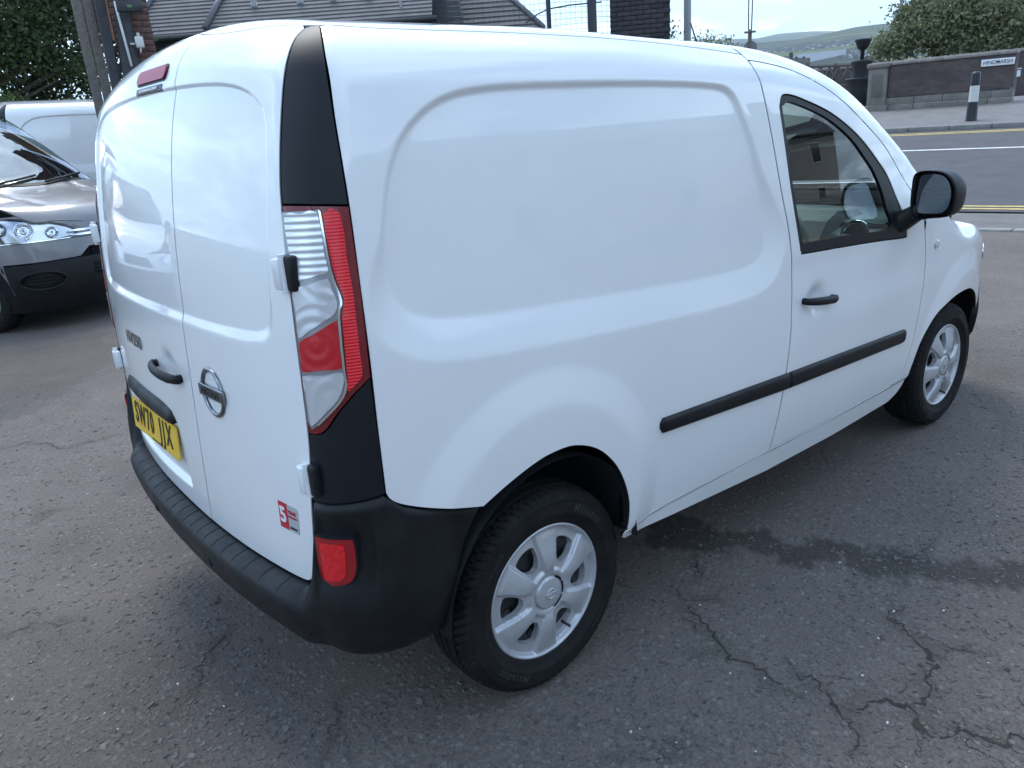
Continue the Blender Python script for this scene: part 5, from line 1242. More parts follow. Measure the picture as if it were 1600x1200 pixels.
sb = empty('boarded_wall', g0(at(160, 110, 10.8))); tag(sb, 'weathered upright boards of a wall behind the dark timber frame', 'wall'); o0 = np.array(sb.location); brd = MB(); brd.box((0, 0, 0), (.126, .03, 4.4), bev=.004); BRDM = brd.mesh('board'); BRDM.materials.append(BOARD)
uu = np.array([math.cos(face), math.sin(face), 0]); pc = at(176, 110, 10.9)
for k in range(3):
    o = link('board', BRDM, None, sb); p = pc+uu*(-.1345*k)-o0; o.location = (p[0], p[1], 2.1+.08*math.sin(k*2.1)); o.rotation_euler = (R(1.2*math.sin(k)), 0, face+R(2*math.sin(k*3)))
m = MB(); m.box((0, 0, 0), (.30, .07, .13), fz, bev=.008); o = m.build('lamp_box', GUT); o.location = at(202, 10, 9.7); tag(o, 'black box lamp on the dark timber post', 'lamp'); m = MB(); m.box((0, -.0, -.0), (.05, .074, .03), fz); m.build('green_light', mat('green_light_tint', (.10, .22, .08), .5), o)  # small green light drawn as plain green colour, without glow
# ---- wire fence and dark brick pier
STEELP = mat('fence_steel', (.035, .04, .05), .5); WIRE = mat('fence_wire', (.05, .055, .065), .45)
fa = at(700, 30, 15); fb = at(958, 30, 15); fb[2] = fa[2]; fu = fb-fa; FW = np.linalg.norm(fu); fu /= FW; fen = empty('wire_fence', (fa[0], fa[1], 0)); tag(fen, 'tall wire mesh fence on dark steel posts against the sky', 'fence'); o0 = np.array(fen.location)
for px, w in ((857, .06), (925, .125)):
    p = at(px, 20, 14.9)-o0; m = MB(); m.box((p[0], p[1], 2.6), (w, w, 5.2)); m.build('post', STEELP, fen)
m = MB(); z0, z1 = 3.2, 5.2
for k in range(int(FW/.10)+1):
    p = fa+fu*.10*k-o0; m.path([(p[0]+.01*math.sin(k), p[1], z0-.6+1.0*0), (p[0]+.03*math.sin(k*1.7), p[1], z1)], .0035, 4)
for k in range(24):
    z = z0-.5+.10*k; m.path([tuple(fa+fu*e-o0+np.array([0, 0, z-fa[2]+.02*math.sin(e*2.2+k*.3)])) for e in np.linspace(0, FW, 14)], .0035, 4)
wm_ = m.build('wire_mesh', WIRE, fen); wm_['kind'] = 'stuff'
m = MB(); m.path([at(822, 36, 14.9)-o0, at(840, 22, 14.9)-o0, at(857, 14, 14.9)-o0, at(890, 8, 14.9)-o0, at(940, 3, 14.9)-o0], .014, 6); m.build('stay_cable', STEELP, fen)
pp = at(1000, 40, 13.5); brick_pier('brick_pier', 'tall brick pier with shade painted into its dark colour between the wire fence and the grey column', pp, 1.0, .9, 0, 5.0, 2.9, math.atan2(pp[1]-CAM[1], pp[0]-CAM[0])-R(90), BRICK_SHADED, MORTD)
# ---- columns
GALV = mat('galvanised_grey', (.30, .32, .34), .5, metal=.4)
p = at(1074, 60, 15); m = MB(); m.tube((0, 0, 0), (0, 0, 7), .075, .07, 16); m.box((0, 0, .02), (.24, .24, .04)); o = m.build('steel_column', GALV); o.location = (p[0], p[1], float(terrain(p[0], p[1]))); tag(o, 'thick grey steel column rising above the van roof', 'column')
A = at(1090, 70, 14.8); B = at(1079, 36, 14.8); m = MB(); m.path([(0, 0, 0), tuple(B-A)], .014, 6); o = m.build('black_strut', GUT); o.location = A; tag(o, 'short black rod leaning on the grey column', 'rod')
mast = empty('cable_mast', g0(at(1172, 75, 24))); tag(mast, 'slim pulley mast with two cables and a round plate above the van', 'mast'); o0 = np.array(mast.location); RUST = mottled('rusty_steel', (.10, .085, .075), (.16, .14, .125), 15, .7, 0)
for dx in (-2.6, 2.2):
    A = at(1172+dx, 46, 24)-o0; B = at(1174+dx*1.4, -30, 24)-o0; m = MB(); m.path([tuple(A), tuple(B)], .018, 6); m.build('cable', STEELP, mast)
A = at(1172, 80, 24)-o0; B = at(1172, 46, 24)-o0; m = MB(); m.tube((B[0], B[1], 0), tuple(B), .07, .06, 8); m.build('mast_post', RUST, mast)
m = MB(); m.box(tuple(at(1172, 50, 24)-o0), (.12, .34, .05), Matrix.Rotation(YAW-R(26), 3, 'Z')); m.build('cross_plate', RUST, mast)
q_ = Vector((-CF[0], -CF[1], 0)).to_track_quat('Z', 'Y'); c_ = at(1172, 75, 24.2)-o0; dsk = MB(); dsk.tube(Vector(c_), Vector(c_)+q_ @ Vector((0, 0, .04)), .21, .21, 28); dsk.build('disc', mat('disc_grey', (.16, .17, .19), .6), mast)
p = at(1402, 85, 36); m = MB(); m.tube((0, 0, 0), (0, 0, 9), .08, .055, 12); o = m.build('lamp_column', GALV); o.location = g0(p); tag(o, 'slim pale lamp column in front of the olive tree', 'lamp post')
# ---------------------------------------------------------------- parapet, planter, bollard, signs
WBR = mat('wall_brick', (.07, .05, .05), .9); n_, l_, b_ = nodes(WBR); br = n_.new('ShaderNodeTexBrick'); br.inputs['Scale'].default_value = 1; br.inputs['Brick Width'].default_value = .225; br.inputs['Row Height'].default_value = .075; br.inputs['Mortar Size'].default_value = .006
br.inputs['Color1'].default_value = (.080, .060, .058, 1); br.inputs['Color2'].default_value = (.115, .086, .08, 1); br.inputs['Mortar'].default_value = (.075, .07, .068, 1); br.offset = .5
tcx = n_.new('ShaderNodeTexCoord'); cmb = n_.new('ShaderNodeCombineXYZ'); spx = n_.new('ShaderNodeSeparateXYZ'); l_.new(tcx.outputs['Object'], spx.inputs[0]); l_.new(spx.outputs[0], cmb.inputs[0]); l_.new(spx.outputs[2], cmb.inputs[1]); l_.new(cmb.outputs[0], br.inputs['Vector'])
setc(WBR, mixc(WBR, 1, br.outputs['Color'], ramp(WBR, noise(WBR, tcx.outputs['Object'], 1.4, 6), [(.3, (.7, .72, .75)), (.7, (1.25, 1.2, 1.15))]), 'MULTIPLY')); bump(WBR, br.outputs['Fac'], -.4, .01)
ASH = mottled('sandstone_ashlar', (.15, .135, .115), (.24, .215, .185), 2.6, .9, .4, 20, .02); COPE = mottled('coping_stone', (.20, .18, .165), (.30, .27, .245), 4, .9, .3, 20, .01)
wl_ = road(-5.55, 14.5); wall = empty('parapet_wall', wl_); wall.rotation_euler = (0, 0, ang); tag(wall, 'brick parapet wall on a stone base with a street name sign', 'wall')
# local x runs along the road to the right, y away from the road is negative
WL = 3.38; sgn = -1 if (Matrix.Rotation(ang, 3, 'Z') @ Vector((0, 1, 0))).dot(Vector((NV[0], NV[1], 0))) < 0 else 1
m = MB(); m.box((WL/2+.25, sgn*.20, .98), (WL, .36, .92)); m.build('brick_panel', WBR, wall)
xs_ = [.25]; r_ = np.random.default_rng(9)
for row, (z, h, pr) in enumerate(((.10, .30, .05), (.36, .22, .03))):
    x = .22
    while x < WL+.25:
        w = min(r_.uniform(.45, .85), WL+.26-x)
        if w < .08: break
        m = MB(); m.box((x+w/2, sgn*(.20-pr/2), z), (w-.012, .38+pr, h-.01), bev=.012); m.build('base_stone', ASH, wall); x += w
m = MB(); m.box((-.06, sgn*.16, .70), (.56, .52, 1.38), bev=.02); pil = m.build('pilaster', ASH, wall)
m = MB(); m.box((-.06, sgn*-.105, .86), (.34, .02, .66), bev=.006); m.build('sunk_panel', mottled('ashlar_dark', (.11, .10, .09), (.16, .145, .13), 3, .9, 0), pil)
m = MB(); m.box((-.06, sgn*.16, 1.45), (.68, .64, .16), bev=.05); m.build('cap', ASH, pil)
m = MB(); m.box((-.06, sgn*.16, .10), (.70, .62, .36), bev=.03); m.build('plinth', ASH, pil)
x = .30
while x < WL+.25:
    w = min(.72, WL+.27-x); m = MB(); m.box((x+w/2, sgn*.20, 1.475), (w-.01, .46, .09), bev=.02); m.build('coping_stone', COPE, wall); x += w
sg = empty('street_name_sign', road(-2.36, 14.5-.03)); sg.rotation_euler = (0, 0, ang); tag(sg, 'white street name sign on the right end of the brick wall', 'sign')
m = MB(); m.box((0, sgn*-.005, 1.24), (.84, .016, .19), bev=.004); sp_ = m.build('sign_plate', mat('sign_white', (.74, .75, .76), .45), sg)
t_ = text_mesh('sign_lettering', 'HINDMARSH', .150, .003, 1.0, .001); xform(t_, lambda c: Vector((c.x*.86*sgn*(1 if sgn > 0 else -1), sgn*-.016, 1.24+c.y))); link('sign_lettering', t_, BLK, sg)
# far parapet and lattice
fp = empty('far_parapet', road(-11, 20.5)); fp.rotation_euler = (0, 0, ang); tag(fp, 'long low far parapet wall with a pale coping under the trees', 'wall')
m = MB(); m.box((4.0, 0, .60), (12, .34, 1.9)); m.build('brick_panel', WBR, fp)
for k in range(14): m = MB(); m.box((-1.9+.86*k, 0, 1.60), (.85, .46, .11), bev=.02); m.build('coping_stone', COPE, fp)
# tiered black planter
BLKI = mat('planter_black', (.012, .014, .017), .4, spec=.5)
pl_ = at(1343, 148, 27); gz_ = float(terrain(pl_[0], pl_[1])); pt = empty('tiered_planter', (pl_[0], pl_[1], gz_)); tag(pt, 'tall black three tiered planter beside the stone pilaster', 'planter')
def zof(py): return at(1345, py, 27)[2]-gz_
k_ = 27/1199.6
m = MB(); m.lathe([(0, -.1), (15*k_, 0), (17*k_, zof(140)), (19*k_, zof(128)), (22*k_, zof(124)), (22*k_, zof(122)), (18*k_, zof(122)), (17*k_, zof(126)), (0, zof(126))], 24); m.build('lower_bowl', BLKI, pt)
m = MB(); m.lathe([(13*k_, zof(123)), (13*k_, zof(104)), (16*k_, zof(98)), (16*k_, zof(95)), (12*k_, zof(95)), (0, zof(98))], 24); m.build('middle_bowl', BLKI, pt)
m = MB(); m.lathe([(3*k_, zof(98)), (3*k_, zof(80)), (7*k_, zof(78)), (12*k_, zof(65)), (12.5*k_, zof(63.5)), (10*k_, zof(63.5)), (0, zof(66))], 24); m.build('upper_bowl', BLKI, pt)
lat = empty('lattice_railing', g0(at(1300, 120, 29))); tag(lat, 'low dark lattice railing left of the black planter', 'railing'); o0 = np.array(lat.location)
TIMB = mottled('railing_timber', (.07, .062, .055), (.12, .105, .09), 9, .8, 0)
for k in range(6):
    A, B = at(1268+14*k, 134, 29)-o0, at(1282+14*k, 104, 29)-o0
    m = MB(); m.path([tuple(A), tuple(B)], .03, 5); m.build('bar', TIMB, lat)
    A, B = at(1282+14*k, 134, 29.06)-o0, at(1268+14*k, 104, 29.06)-o0
    m = MB(); m.path([tuple(A), tuple(B)], .03, 5); m.build('bar', TIMB, lat)
for y in (104, 135): m = MB(); m.path([tuple(at(1255, y+1, 29)-o0), tuple(at(1350, y-3, 29)-o0)], .045, 6); m.build('rail', TIMB, lat)
for px in (1262, 1306, 1348): A = at(px, 100, 29)-o0; m = MB(); m.box((A[0], A[1], A[2]/2), (.1, .1, A[2]+.05)); m.build('post', TIMB, lat)
# bollard
bo = empty('bollard', road(-2.05, 10.2, .115)); tag(bo, 'black and white bollard on the far footway', 'bollard')
m = MB(); m.lathe([(.135, 0), (.13, .02), (.115, .45)], 20); m.build('base_section', BLKI, bo)
m = MB(); m.lathe([(.108, .45), (.104, .83)], 20); m.build('white_band', mat('bollard_white', (.62, .62, .60), .5), bo)
m = MB(); m.lathe([(.106, .83), (.10, 1.10), (.095, 1.13), (.06, 1.155), (0, 1.16)], 20); m.build('head', BLKI, bo)
ms = empty('information_sign', g0(at(1585, 150, 26))); tag(ms, 'small blue and white sign on a grey post at the right edge', 'sign'); o0 = np.array(ms.location); fq = Matrix.Rotation(YAW-R(30)-R(90), 3, 'Z')
A = at(1585, 118, 26)-o0; m = MB(); m.tube((A[0], A[1], 0), (A[0], A[1], A[2]), .085, .085, 12); m.build('post', mat('sign_post_grey', (.14, .16, .19), .5), ms)
for dx, c, nm in ((-.055, (.05, .16, .5), 'blue_field'), (.055, (.72, .74, .76), 'white_field')):
    C = at(1587, 115, 25.9)-o0+np.array(fq @ Vector((dx*1.25, 0, 0))); m = MB(); m.box(tuple(C), (.135, .02, .20), fq); m.build(nm, mat('sign_'+nm, c, .5), ms)
C = at(1586, 107.5, 25.9)-o0; m = MB(); m.box(tuple(C), (.38, .10, .03), fq); m.build('hood', mat('hood_white', (.7, .7, .7), .5), ms)
# chimneys of a house below the road, seen over the bonnet line
CH = empty('chimney_stack', g0(at(1250, 95, 60))); tag(CH, 'row of dark chimney pots just above the van roofline', 'chimney'); o0 = np.array(CH.location)
m = MB(); c_ = at(1248, 100, 60)-o0; m.box(tuple(c_), (1.6, 1.0, .8)); m.build('stack', STONE, CH)
for px, w, y0 in ((1236, .16, 83), (1244, .12, 89), (1256, .12, 89)): A = at(px, 94, 60)-o0; B = at(px, y0, 60)-o0; m = MB(); m.tube(tuple(A), tuple(B), w, w*.9, 10); m.build('chimney_pot', mat('pot', (.05, .05, .055), .8), CH)
# ---------------------------------------------------------------- distant hills and town
def hill(name, ridge, d0, d1, base_py, mt_, seed, rough=.02):
    px = np.array([p[0] for p in ridge], float); py = np.array([p[1] for p in ridge], float); X = np.linspace(px[0], px[-1], 150); Y = np.interp(X, px, py); V = []; nr = 26
    for k in range(nr+3):
        f = min(k/nr, 1.0); d = d0+(d1-d0)*f
        for i, x in enumerate(X):
            y = base_py+(Y[i]-base_py)*(f**.85)
            dd = pix(x, y); h = np.hypot(dd[0], dd[1]); P = CAM+dd*(d/h); z = P[2]+d*rough*(vnoise(np.array([P[0]/d0*3]), np.array([P[1]/d0*3]), 2.5, seed)[0]-.5)*(f*(1-f)*2)
            if k > nr: q = k-nr; P = CAM+dd*((d+q*d1*.3)/h); z = z-q*d1*.15
            V.append((P[0], P[1], z))
    n = len(X); F = [(k*n+i, k*n+i+1, (k+1)*n+i+1, (k+1)*n+i) for k in range(nr+2) for i in range(n-1)]
    m = MB(); m.add(V, F, True); return tag(m.build(name, mt_), kind='structure')
def hill_mat(name, cols, scale):
    m = mat(name, (.1, .12, .06), 1.0, spec=0); n, l, b = nodes(m); v = coords(m); vo = n.new('ShaderNodeTexVoronoi'); vo.inputs['Scale'].default_value = scale; l.new(v, vo.inputs['Vector']); sp = n.new('ShaderNodeSeparateColor'); l.new(vo.outputs['Color'], sp.inputs[0])
    f = math_(m, 'ADD', math_(m, 'MULTIPLY', sp.outputs[0], .55), math_(m, 'MULTIPLY', noise(m, v, scale*.35, 5), .55)); setc(m, ramp(m, f, cols)); return m
HM1 = hill_mat('fields_and_woods', [(.30, (.035, .045, .038)), (.50, (.052, .060, .052)), (.66, (.075, .092, .055)), (.76, (.12, .145, .065))], .0045)
HM2 = hill_mat('far_hills', [(.3, (.06, .075, .055)), (.55, (.09, .11, .07)), (.75, (.13, .16, .08))], .0022)
hill('hills', [(930, 74), (1040, 66), (1100, 62), (1184, 60), (1197, 57), (1215, 53), (1242, 50.5), (1265, 49), (1300, 48.5), (1360, 50), (1450, 48), (1700, 44)], 3600, 6000, 80, HM2, 3)
hill('hills', [(930, 80), (1040, 74), (1100, 70), (1160, 68), (1200, 66), (1250, 61), (1290, 53), (1315, 47), (1340, 42), (1364, 39), (1400, 35), (1500, 30), (1700, 24)], 900, 3000, 118, HM1, 5)
r_ = np.random.default_rng(12); m = MB()
for k in range(900):
    px = r_.uniform(1150, 1420); py = r_.uniform(64, 90) if px > 1200 else r_.uniform(72, 84)
    f = (118-py)/(118-np.interp(px, [1150, 1200, 1250, 1290, 1315, 1340, 1364, 1400], [68, 66, 61, 53, 47, 42, 39, 35])); 
    if f > .78: continue
    d = 900+2100*f**(1/.85); dd = pix(px, py); P = CAM+dd*(d/np.hypot(dd[0], dd[1])); s = r_.uniform(2.2, 5.5)*d/1700
    m.box((P[0], P[1], P[2]), (s*r_.uniform(.8, 2), s, s*.9), Matrix.Rotation(r_.uniform(0, 3), 3, 'Z'))
TOWN = mat('town_walls', (.3, .29, .28), .9); n_, l_, b_ = nodes(TOWN); g_ = n_.new('ShaderNodeNewGeometry'); setc(TOWN, ramp(TOWN, g_.outputs['Random Per Island'], [(0, (.06, .06, .065)), (.55, (.14, .13, .125)), (.85, (.30, .28, .26)), (1, (.6, .6, .6))]))
tag(m.build('town', TOWN), 'grey hillside town spread over the far slope', 'town', kind='stuff')
PALE_BAND = mat('pale_band_tint', (.42, .46, .50), .35, spec=.5); m = MB(); V = []  # flat pale sheet; its brightness comes from the base colour, not reflection
for px, py in ((1225, 94), (1250, 84), (1290, 80), (1322, 76.5), (1322, 84), (1290, 92), (1250, 100)): dd = pix(px, py); V.append(CAM+dd*(820/np.hypot(dd[0], dd[1])))
m.add(V, [tuple(range(len(V)))]); tag(m.build('pale_band', PALE_BAND), kind='structure')
# ---------------------------------------------------------------- grey car facing the camera on the left
# local frame: x to its left as one faces it, y back from the nose, z up
CT = Spline([(-.05, .62), (.02, .80), (.10, .93), (.25, 1.02), (.55, 1.10), (.90, 1.175), (1.10, 1.26), (1.45, 1.50), (1.85, 1.80), (2.2, 1.98), (2.6, 2.06), (3.4, 2.09), (4.4, 2.04)])
CWZ = Spline([(.2, .86), (.5, .91), (.8, .92), (1.05, .90), (1.2, .86), (1.5, .80), (1.8, .73), (2.05, .66)])
CNZ = Spline([(.2, .10), (.35, .02), (.50, .0), (.66, .02), (.80, .05), (.95, .10), (1.1, .2)])
def car_field(x, y, z):
    ax = np.abs(x); ds = ax-(CWZ(z)-.10*np.clip((.7-y)/.7, 0, 1)**2.2)
    dn = (CNZ(z)+.30*(ax/.9)**2.6-y)/np.sqrt(1+(.8*(ax/.9)**1.6)**2)
    u = np.clip(1-(ax/.85)**2.2, -.4, 1); sh = .20*u*sstep(.7, 1.4, y)*sstep(2.6, 2.0, y)
    T = CT(y+sh*.9)+.05*u; g = (CT(y+sh*.9+1e-3)-CT(y+sh*.9-1e-3))/2e-3; dt = (z-T)/np.sqrt(1+g*g)
    db = y-4.35
    r = .16; a = np.maximum(ds+r, 0); b = np.maximum(dn+r, 0); d = np.minimum(np.maximum(ds, dn), -r)+np.sqrt(a*a+b*b)
    r = .08; a = np.maximum(d+r, 0); b = np.maximum(dt+r, 0); d = np.minimum(np.maximum(d, dt), -r)+np.sqrt(a*a+b*b)
    # bonnet swages and air dam
    d = d+.012*np.exp(-((ax-.45+.10*(y-.5))/.05)**2)*sstep(.25, .5, y)*sstep(1.05, .9, y)*(z > .9)
    return np.maximum(d, db)
def car_norm(P):
    e = 8e-4; x, y, z = P.T; g = np.stack([car_field(x+e, y, z)-car_field(x-e, y, z), car_field(x, y+e, z)-car_field(x, y-e, z), car_field(x, y, z+e)-car_field(x, y, z-e)], 1); return g/np.maximum(np.linalg.norm(g, axis=1, keepdims=True), 1e-12)
def car_shoot(O, D, far=3.2):
    lo = np.zeros(len(O)); hi = np.full(len(O), far)
    for _ in range(24):
        m = .5*(lo+hi); ins = car_field(*(O+D*m[:, None]).T) < 0; lo = np.where(ins, m, lo); hi = np.where(ins, hi, m)
    return O+D*(.5*(lo+hi))[:, None]
def c_front(q): o = np.zeros(len(q)); return car_shoot(np.stack([o, o+1.3, q[:, 1]], 1), np.stack([np.sin(q[:, 0]), -np.cos(q[:, 0]), o], 1))
def c_top(q): o = np.zeros(len(q)); return car_shoot(np.stack([q[:, 0], q[:, 1], o+.5], 1), np.stack([o, o, o+1], 1))
def c_side(q, s=-1): o = np.zeros(len(q)); return car_shoot(np.stack([o, q[:, 0], q[:, 1]], 1), np.stack([o+s, o, o], 1))
GREY = mat('graphite_paint', (.085, .083, .088), .4, metal=.1, coat=.7, coat_rough=.08)
_v = coords(GREY); setc(GREY, ramp(GREY, noise(GREY, _v, 2, 4), [(.3, (.15, .148, .156)), (.7, (.175, .172, .18))]))
car = empty('grey_car', (.83, 6.36, .0), R(30)); tag(car, 'dark grey car facing the camera at the left edge', 'car'); car.scale = (1.08,)*3
FA = 1.35
def cp(name, loop, mapf, mt_, parent=car, sp=.04, fl=.02, inset=.003, off=0, sc=(1.1, 1), holes=()): return put_panel(name, cut_panel(loop, list(holes), mapf, car_norm, sp, fl, inset, offset=off, scale=sc), mt_, parent)
TOP1 = (1, 1)
bon = [(-.72, .29), (-.5, .165), (-.25, .10), (0, .085), (.25, .10), (.5, .165), (.72, .29), (.79, .6), (.80, .97), (.5, .98), (0, .90), (-.5, .98), (-.80, .97), (-.79, .6)]
cp('bonnet', [tuple(p) for p in closed_curve(bon, 4)], c_top, GREY, sc=TOP1)
ws = [(-.79, 1.03), (-.5, 1.03), (0, .95), (.5, 1.03), (.79, 1.03), (.765, 1.35), (.70, 1.75), (.63, 1.96), (0, 1.86), (-.63, 1.96), (-.70, 1.75), (-.765, 1.35)]
CARGL = glass_mat('car_windscreen', (.30, .36, .36), 2.6)
cp('windscreen', [tuple(p) for p in closed_curve(ws, 4)], c_top, CARGL, sc=TOP1, fl=0)
rf_ = [(-.63, 1.985), (0, 1.89), (.63, 1.985), (.62, 2.6), (.60, 4.2), (-.60, 4.2), (-.62, 2.6)]
cp('roof', rf_, c_top, GREY, sc=TOP1, sp=.06)
cp('scuttle', [(-.74, .985), (-.5, .985), (0, .905), (.5, .985), (.74, .985), (.74, 1.015), (.5, 1.025), (0, .945), (-.5, 1.025), (-.74, 1.015)], c_top, PLASTIC, sc=TOP1, inset=.001)
for s in (-1, 1):
    f = lambda q, s=s: c_side(q, s)
    cp('pillar', [(.94, 1.10), (1.04, 1.12), (1.35, 1.36), (1.75, 1.64), (2.0, 1.80), (2.6, 1.93), (4.2, 1.93), (4.2, 1.85), (2.6, 1.84), (2.0, 1.70), (1.75, 1.54), (1.35, 1.27), (1.05, 1.06), (.94, 1.04)], f, GREY, sc=TOP1, inset=0)
    arch_ = [(.84+.40*math.cos(t), .35+.40*math.sin(t)) for t in np.linspace(math.pi, 0, 20)]
    cp('front_wing', [(.45, .62), (.44, .35)]+arch_+[(1.26, .3), (1.26, 1.09), (.95, 1.04), (.5, .96), (.42, .80)], f, GREY, sc=TOP1)
    cp('side', [(1.275, .28), (4.2, .28), (4.2, 1.05), (1.275, 1.05)], f, GREY, sc=TOP1, sp=.08)
    cp('side_glass', [(1.10, 1.08), (4.0, 1.08), (4.0, 1.80), (2.1, 1.72), (1.75, 1.52), (1.4, 1.28)], f, CARGL, sc=TOP1, sp=.08, fl=0, off=-.006)
# face: upper panel with lamps and chrome, bumper in two tones
def fr(pts): return pts
HL = [(-.30, .845), (-.36, .905), (-.50, .960), (-.70, 1.005), (-.84, 1.01), (-.92, .96), (-.93, .88), (-.88, .815), (-.72, .80), (-.52, .80), (-.38, .81)]
CARLENS = glass_mat('headlamp_cover', (.94, .95, .96), 1.5)
BULB = mat('lamp_reflector', (.80, .82, .84), .08, metal=1)
for s in (-1, 1):
    loop = [(s*a, z) for a, z in (closed_curve(HL, 3))]; loop = loop if s > 0 else loop
    hb = cp('headlight', loop, c_front, mat('lamp_housing', (.62, .64, .67), .22, metal=.85), off=-.035, fl=.01, inset=.004)
    cp('lamp_cover', loop, c_front, CARLENS, hb, off=.003, fl=0, inset=.002)
    for a, z, r in ((.80, .925, .062), (.64, .895, .075), (.47, .862, .048)):
        P = c_front(np.array([[s*a, z]])); N = car_norm(P)[0]; p = Vector(P[0])-Vector(N)*.034; q = Vector(N).to_track_quat('Z', 'Y'); m = MB(); V = []
        prof = [(r, .026), (r*.92, .014), (r*.6, .004), (r*.25, 0), (r*.24, .018), (r*.1, .022)]; n = 24
        for rr, hh in prof: V += [p+q @ Vector((rr*math.cos(t), rr*math.sin(t), hh)) for t in (2*math.pi*k/n for k in range(n))]
        m.add(V, [(i*n+k, i*n+(k+1) % n, (i+1)*n+(k+1) % n, (i+1)*n+k) for i in range(len(prof)-1) for k in range(n)], True); m.build('lamp_reflector', BULB, hb)
    rim = [(s*a, z) for a, z in closed_curve([(a*1.0, z) for a, z in HL], 3)]
cp('front_skin', [(-1.02, .79), (1.02, .79), (1.02, .99), (.8, 1.02), (.5, 1.03), (.3, .99), (0, .965), (-.3, .99), (-.5, 1.03), (-.8, 1.02), (-1.02, .99)], c_front, GREY, off=-.005, holes=[[(s_*a, z) for a, z in closed_curve(HL, 3)] for s_ in (-1, 1)])
cp('front_panel', [(-.26, .85), (.26, .85), (.33, .905), (.2, .93), (-.2, .93), (-.33, .905)], c_front, GREY)
for z in (.800, .838): 
    for s in (-1, 1): cp('chrome_strip', [(s*.02, z), (s*.30, z+.002), (s*.365, z+(.006 if z > .82 else .012)), (s*.365, z+.018), (s*.30, z+.020), (s*.02, z+.018)], c_front, CHROME, off=.006, sp=.03, inset=0)
cp('grille', [(-.36, .80), (.36, .80), (.30, .845), (-.30, .845)], c_front, PLASTIC, off=-.012)
cp('chrome_underline', [(-.94, .792), (-.37, .792), (-.37, .799), (-.94, .799)], c_front, CHROME, off=.004, inset=0); cp('chrome_underline', [(.37, .792), (.94, .792), (.94, .799), (.37, .799)], c_front, CHROME, off=.004, inset=0)
cp('bumper_band', [(-1.02, .62), (-.90, .615), (-.34, .625), (-.26, .70), (.26, .70), (.34, .625), (.90, .615), (1.02, .62), (1.0, .79), (-1.0, .79)], c_front, GREY)
cp('lower_grille', [(-.25, .62), (.25, .62), (.24, .695), (-.24, .695)], c_front, DARK, off=-.02)
fogh = []
for s in (-1, 1):
    c0 = s*.60; fogh.append([(c0+.135*math.cos(t), .46+.075*math.sin(t)) for t in np.linspace(0, 2*math.pi, 25)[:-1]])
slot = [[(s*.06+s*.0, .47), (s*.28, .45), (s*.26, .55), (s*.06, .565)] for s in (-1, 1)]
bp = cp('front_bumper', [(-1.03, .18), (1.03, .18), (1.03, .612), (.90, .608), (.34, .618), (-.34, .618), (-.90, .608), (-1.03, .612)], c_front, PLASTIC, holes=fogh+slot)
for L in fogh+slot: cp('bumper_recess', [(a*1.0, z) for a, z in L], c_front, PLASTIC, bp, off=-.03, inset=-.01, fl=0)
for s in (-1, 1):
    for k in range(3):
        P = c_front(np.array([[s*(.60+.10*f), .435+.028*k] for f in np.linspace(-1, 1, 9)])); N = car_norm(P); Q = P-N*.018; m = MB(); m.path([tuple(p) for p in Q], .006, 6); m.build('fog_slat', PLASTIC, bp)
    P = c_front(np.array([[s*.60+.138*math.cos(t), .46+.078*math.sin(t)] for t in np.linspace(0, 2*math.pi, 33)])); m = MB(); m.path([tuple(p) for p in P], .010, 6); m.build('fog_surround', PLASTIC, bp)
    for k in range(3):
        P = c_front(np.array([[s*a, .475+.03*k] for a in np.linspace(.08, .26, 5)])); N = car_norm(P); m = MB(); m.path([tuple(p) for p in P-N*.012], .006, 6); m.build('grille_bar', PLASTIC, bp)
for x0, x1, sgn_ in ((-.55, .10, 1), (.12, .66, 1)):
    V = []
    for f in np.linspace(0, 1, 8):
        x = x0+(x1-x0)*f; y = 1.0-.07*(1-(x/.74)**2)+.10*f*(1 if True else 0); P = c_top(np.array([[x, y]])); V.append(tuple(P[0]+car_norm(P)[0]*.02))
    m = MB(); m.path(V, [.012]*8, 6); m.build('wiper', TRIM, car)
m = MB(); m.box((0, 2.2, .55), (1.5, 3.2, .7)); m.prism([(.9, .5), (1.0, 1.06), (1.35, 1.10), (1.5, .9), (1.5, .5)], -.72, .72, 'X'); m.build('cabin', DASHT, car)
for x in (-.36, .36): m = MB(); m.box((x, 2.25, 1.15), (.46, .16, .75), Matrix.Rotation(R(-12), 3, 'X'), bev=.05); m.box((x, 2.33, 1.62), (.26, .10, .18), bev=.04); m.build('seat', SEATM, car)
for s in (-1, 1):
    w_ = wheel(car, (s*.80, .84, .32), False); w_.rotation_euler = (0, 0, R(-90) if s < 0 else R(90)); w_.scale = (1.03,)*3
    w_ = wheel(car, (s*.80, 3.5, .32), False); w_.rotation_euler = (0, 0, R(-90) if s < 0 else R(90)); w_.scale = (1.03,)*3
    m = MB(); m.box((s*1.0, 1.35, 1.14), (.20, .12, .16), bev=.045); m.box((s*.90, 1.35, 1.08), (.12, .06, .05), bev=.02); m.build('door_mirror', GREY, car)
m = MB(); V = []
for s in (-1, 1):
    m = MB(); n = 24; V = []
    for x in (.90, .55):
        V += [(s*x, .84+.39*math.cos(t), .35+.39*math.sin(t)) for t in np.linspace(0, math.pi, n)]
    m.add(V, [(i, i+1, n+i+1, n+i) for i in range(n-1)], True); m.build('arch_liner', LINER, car)

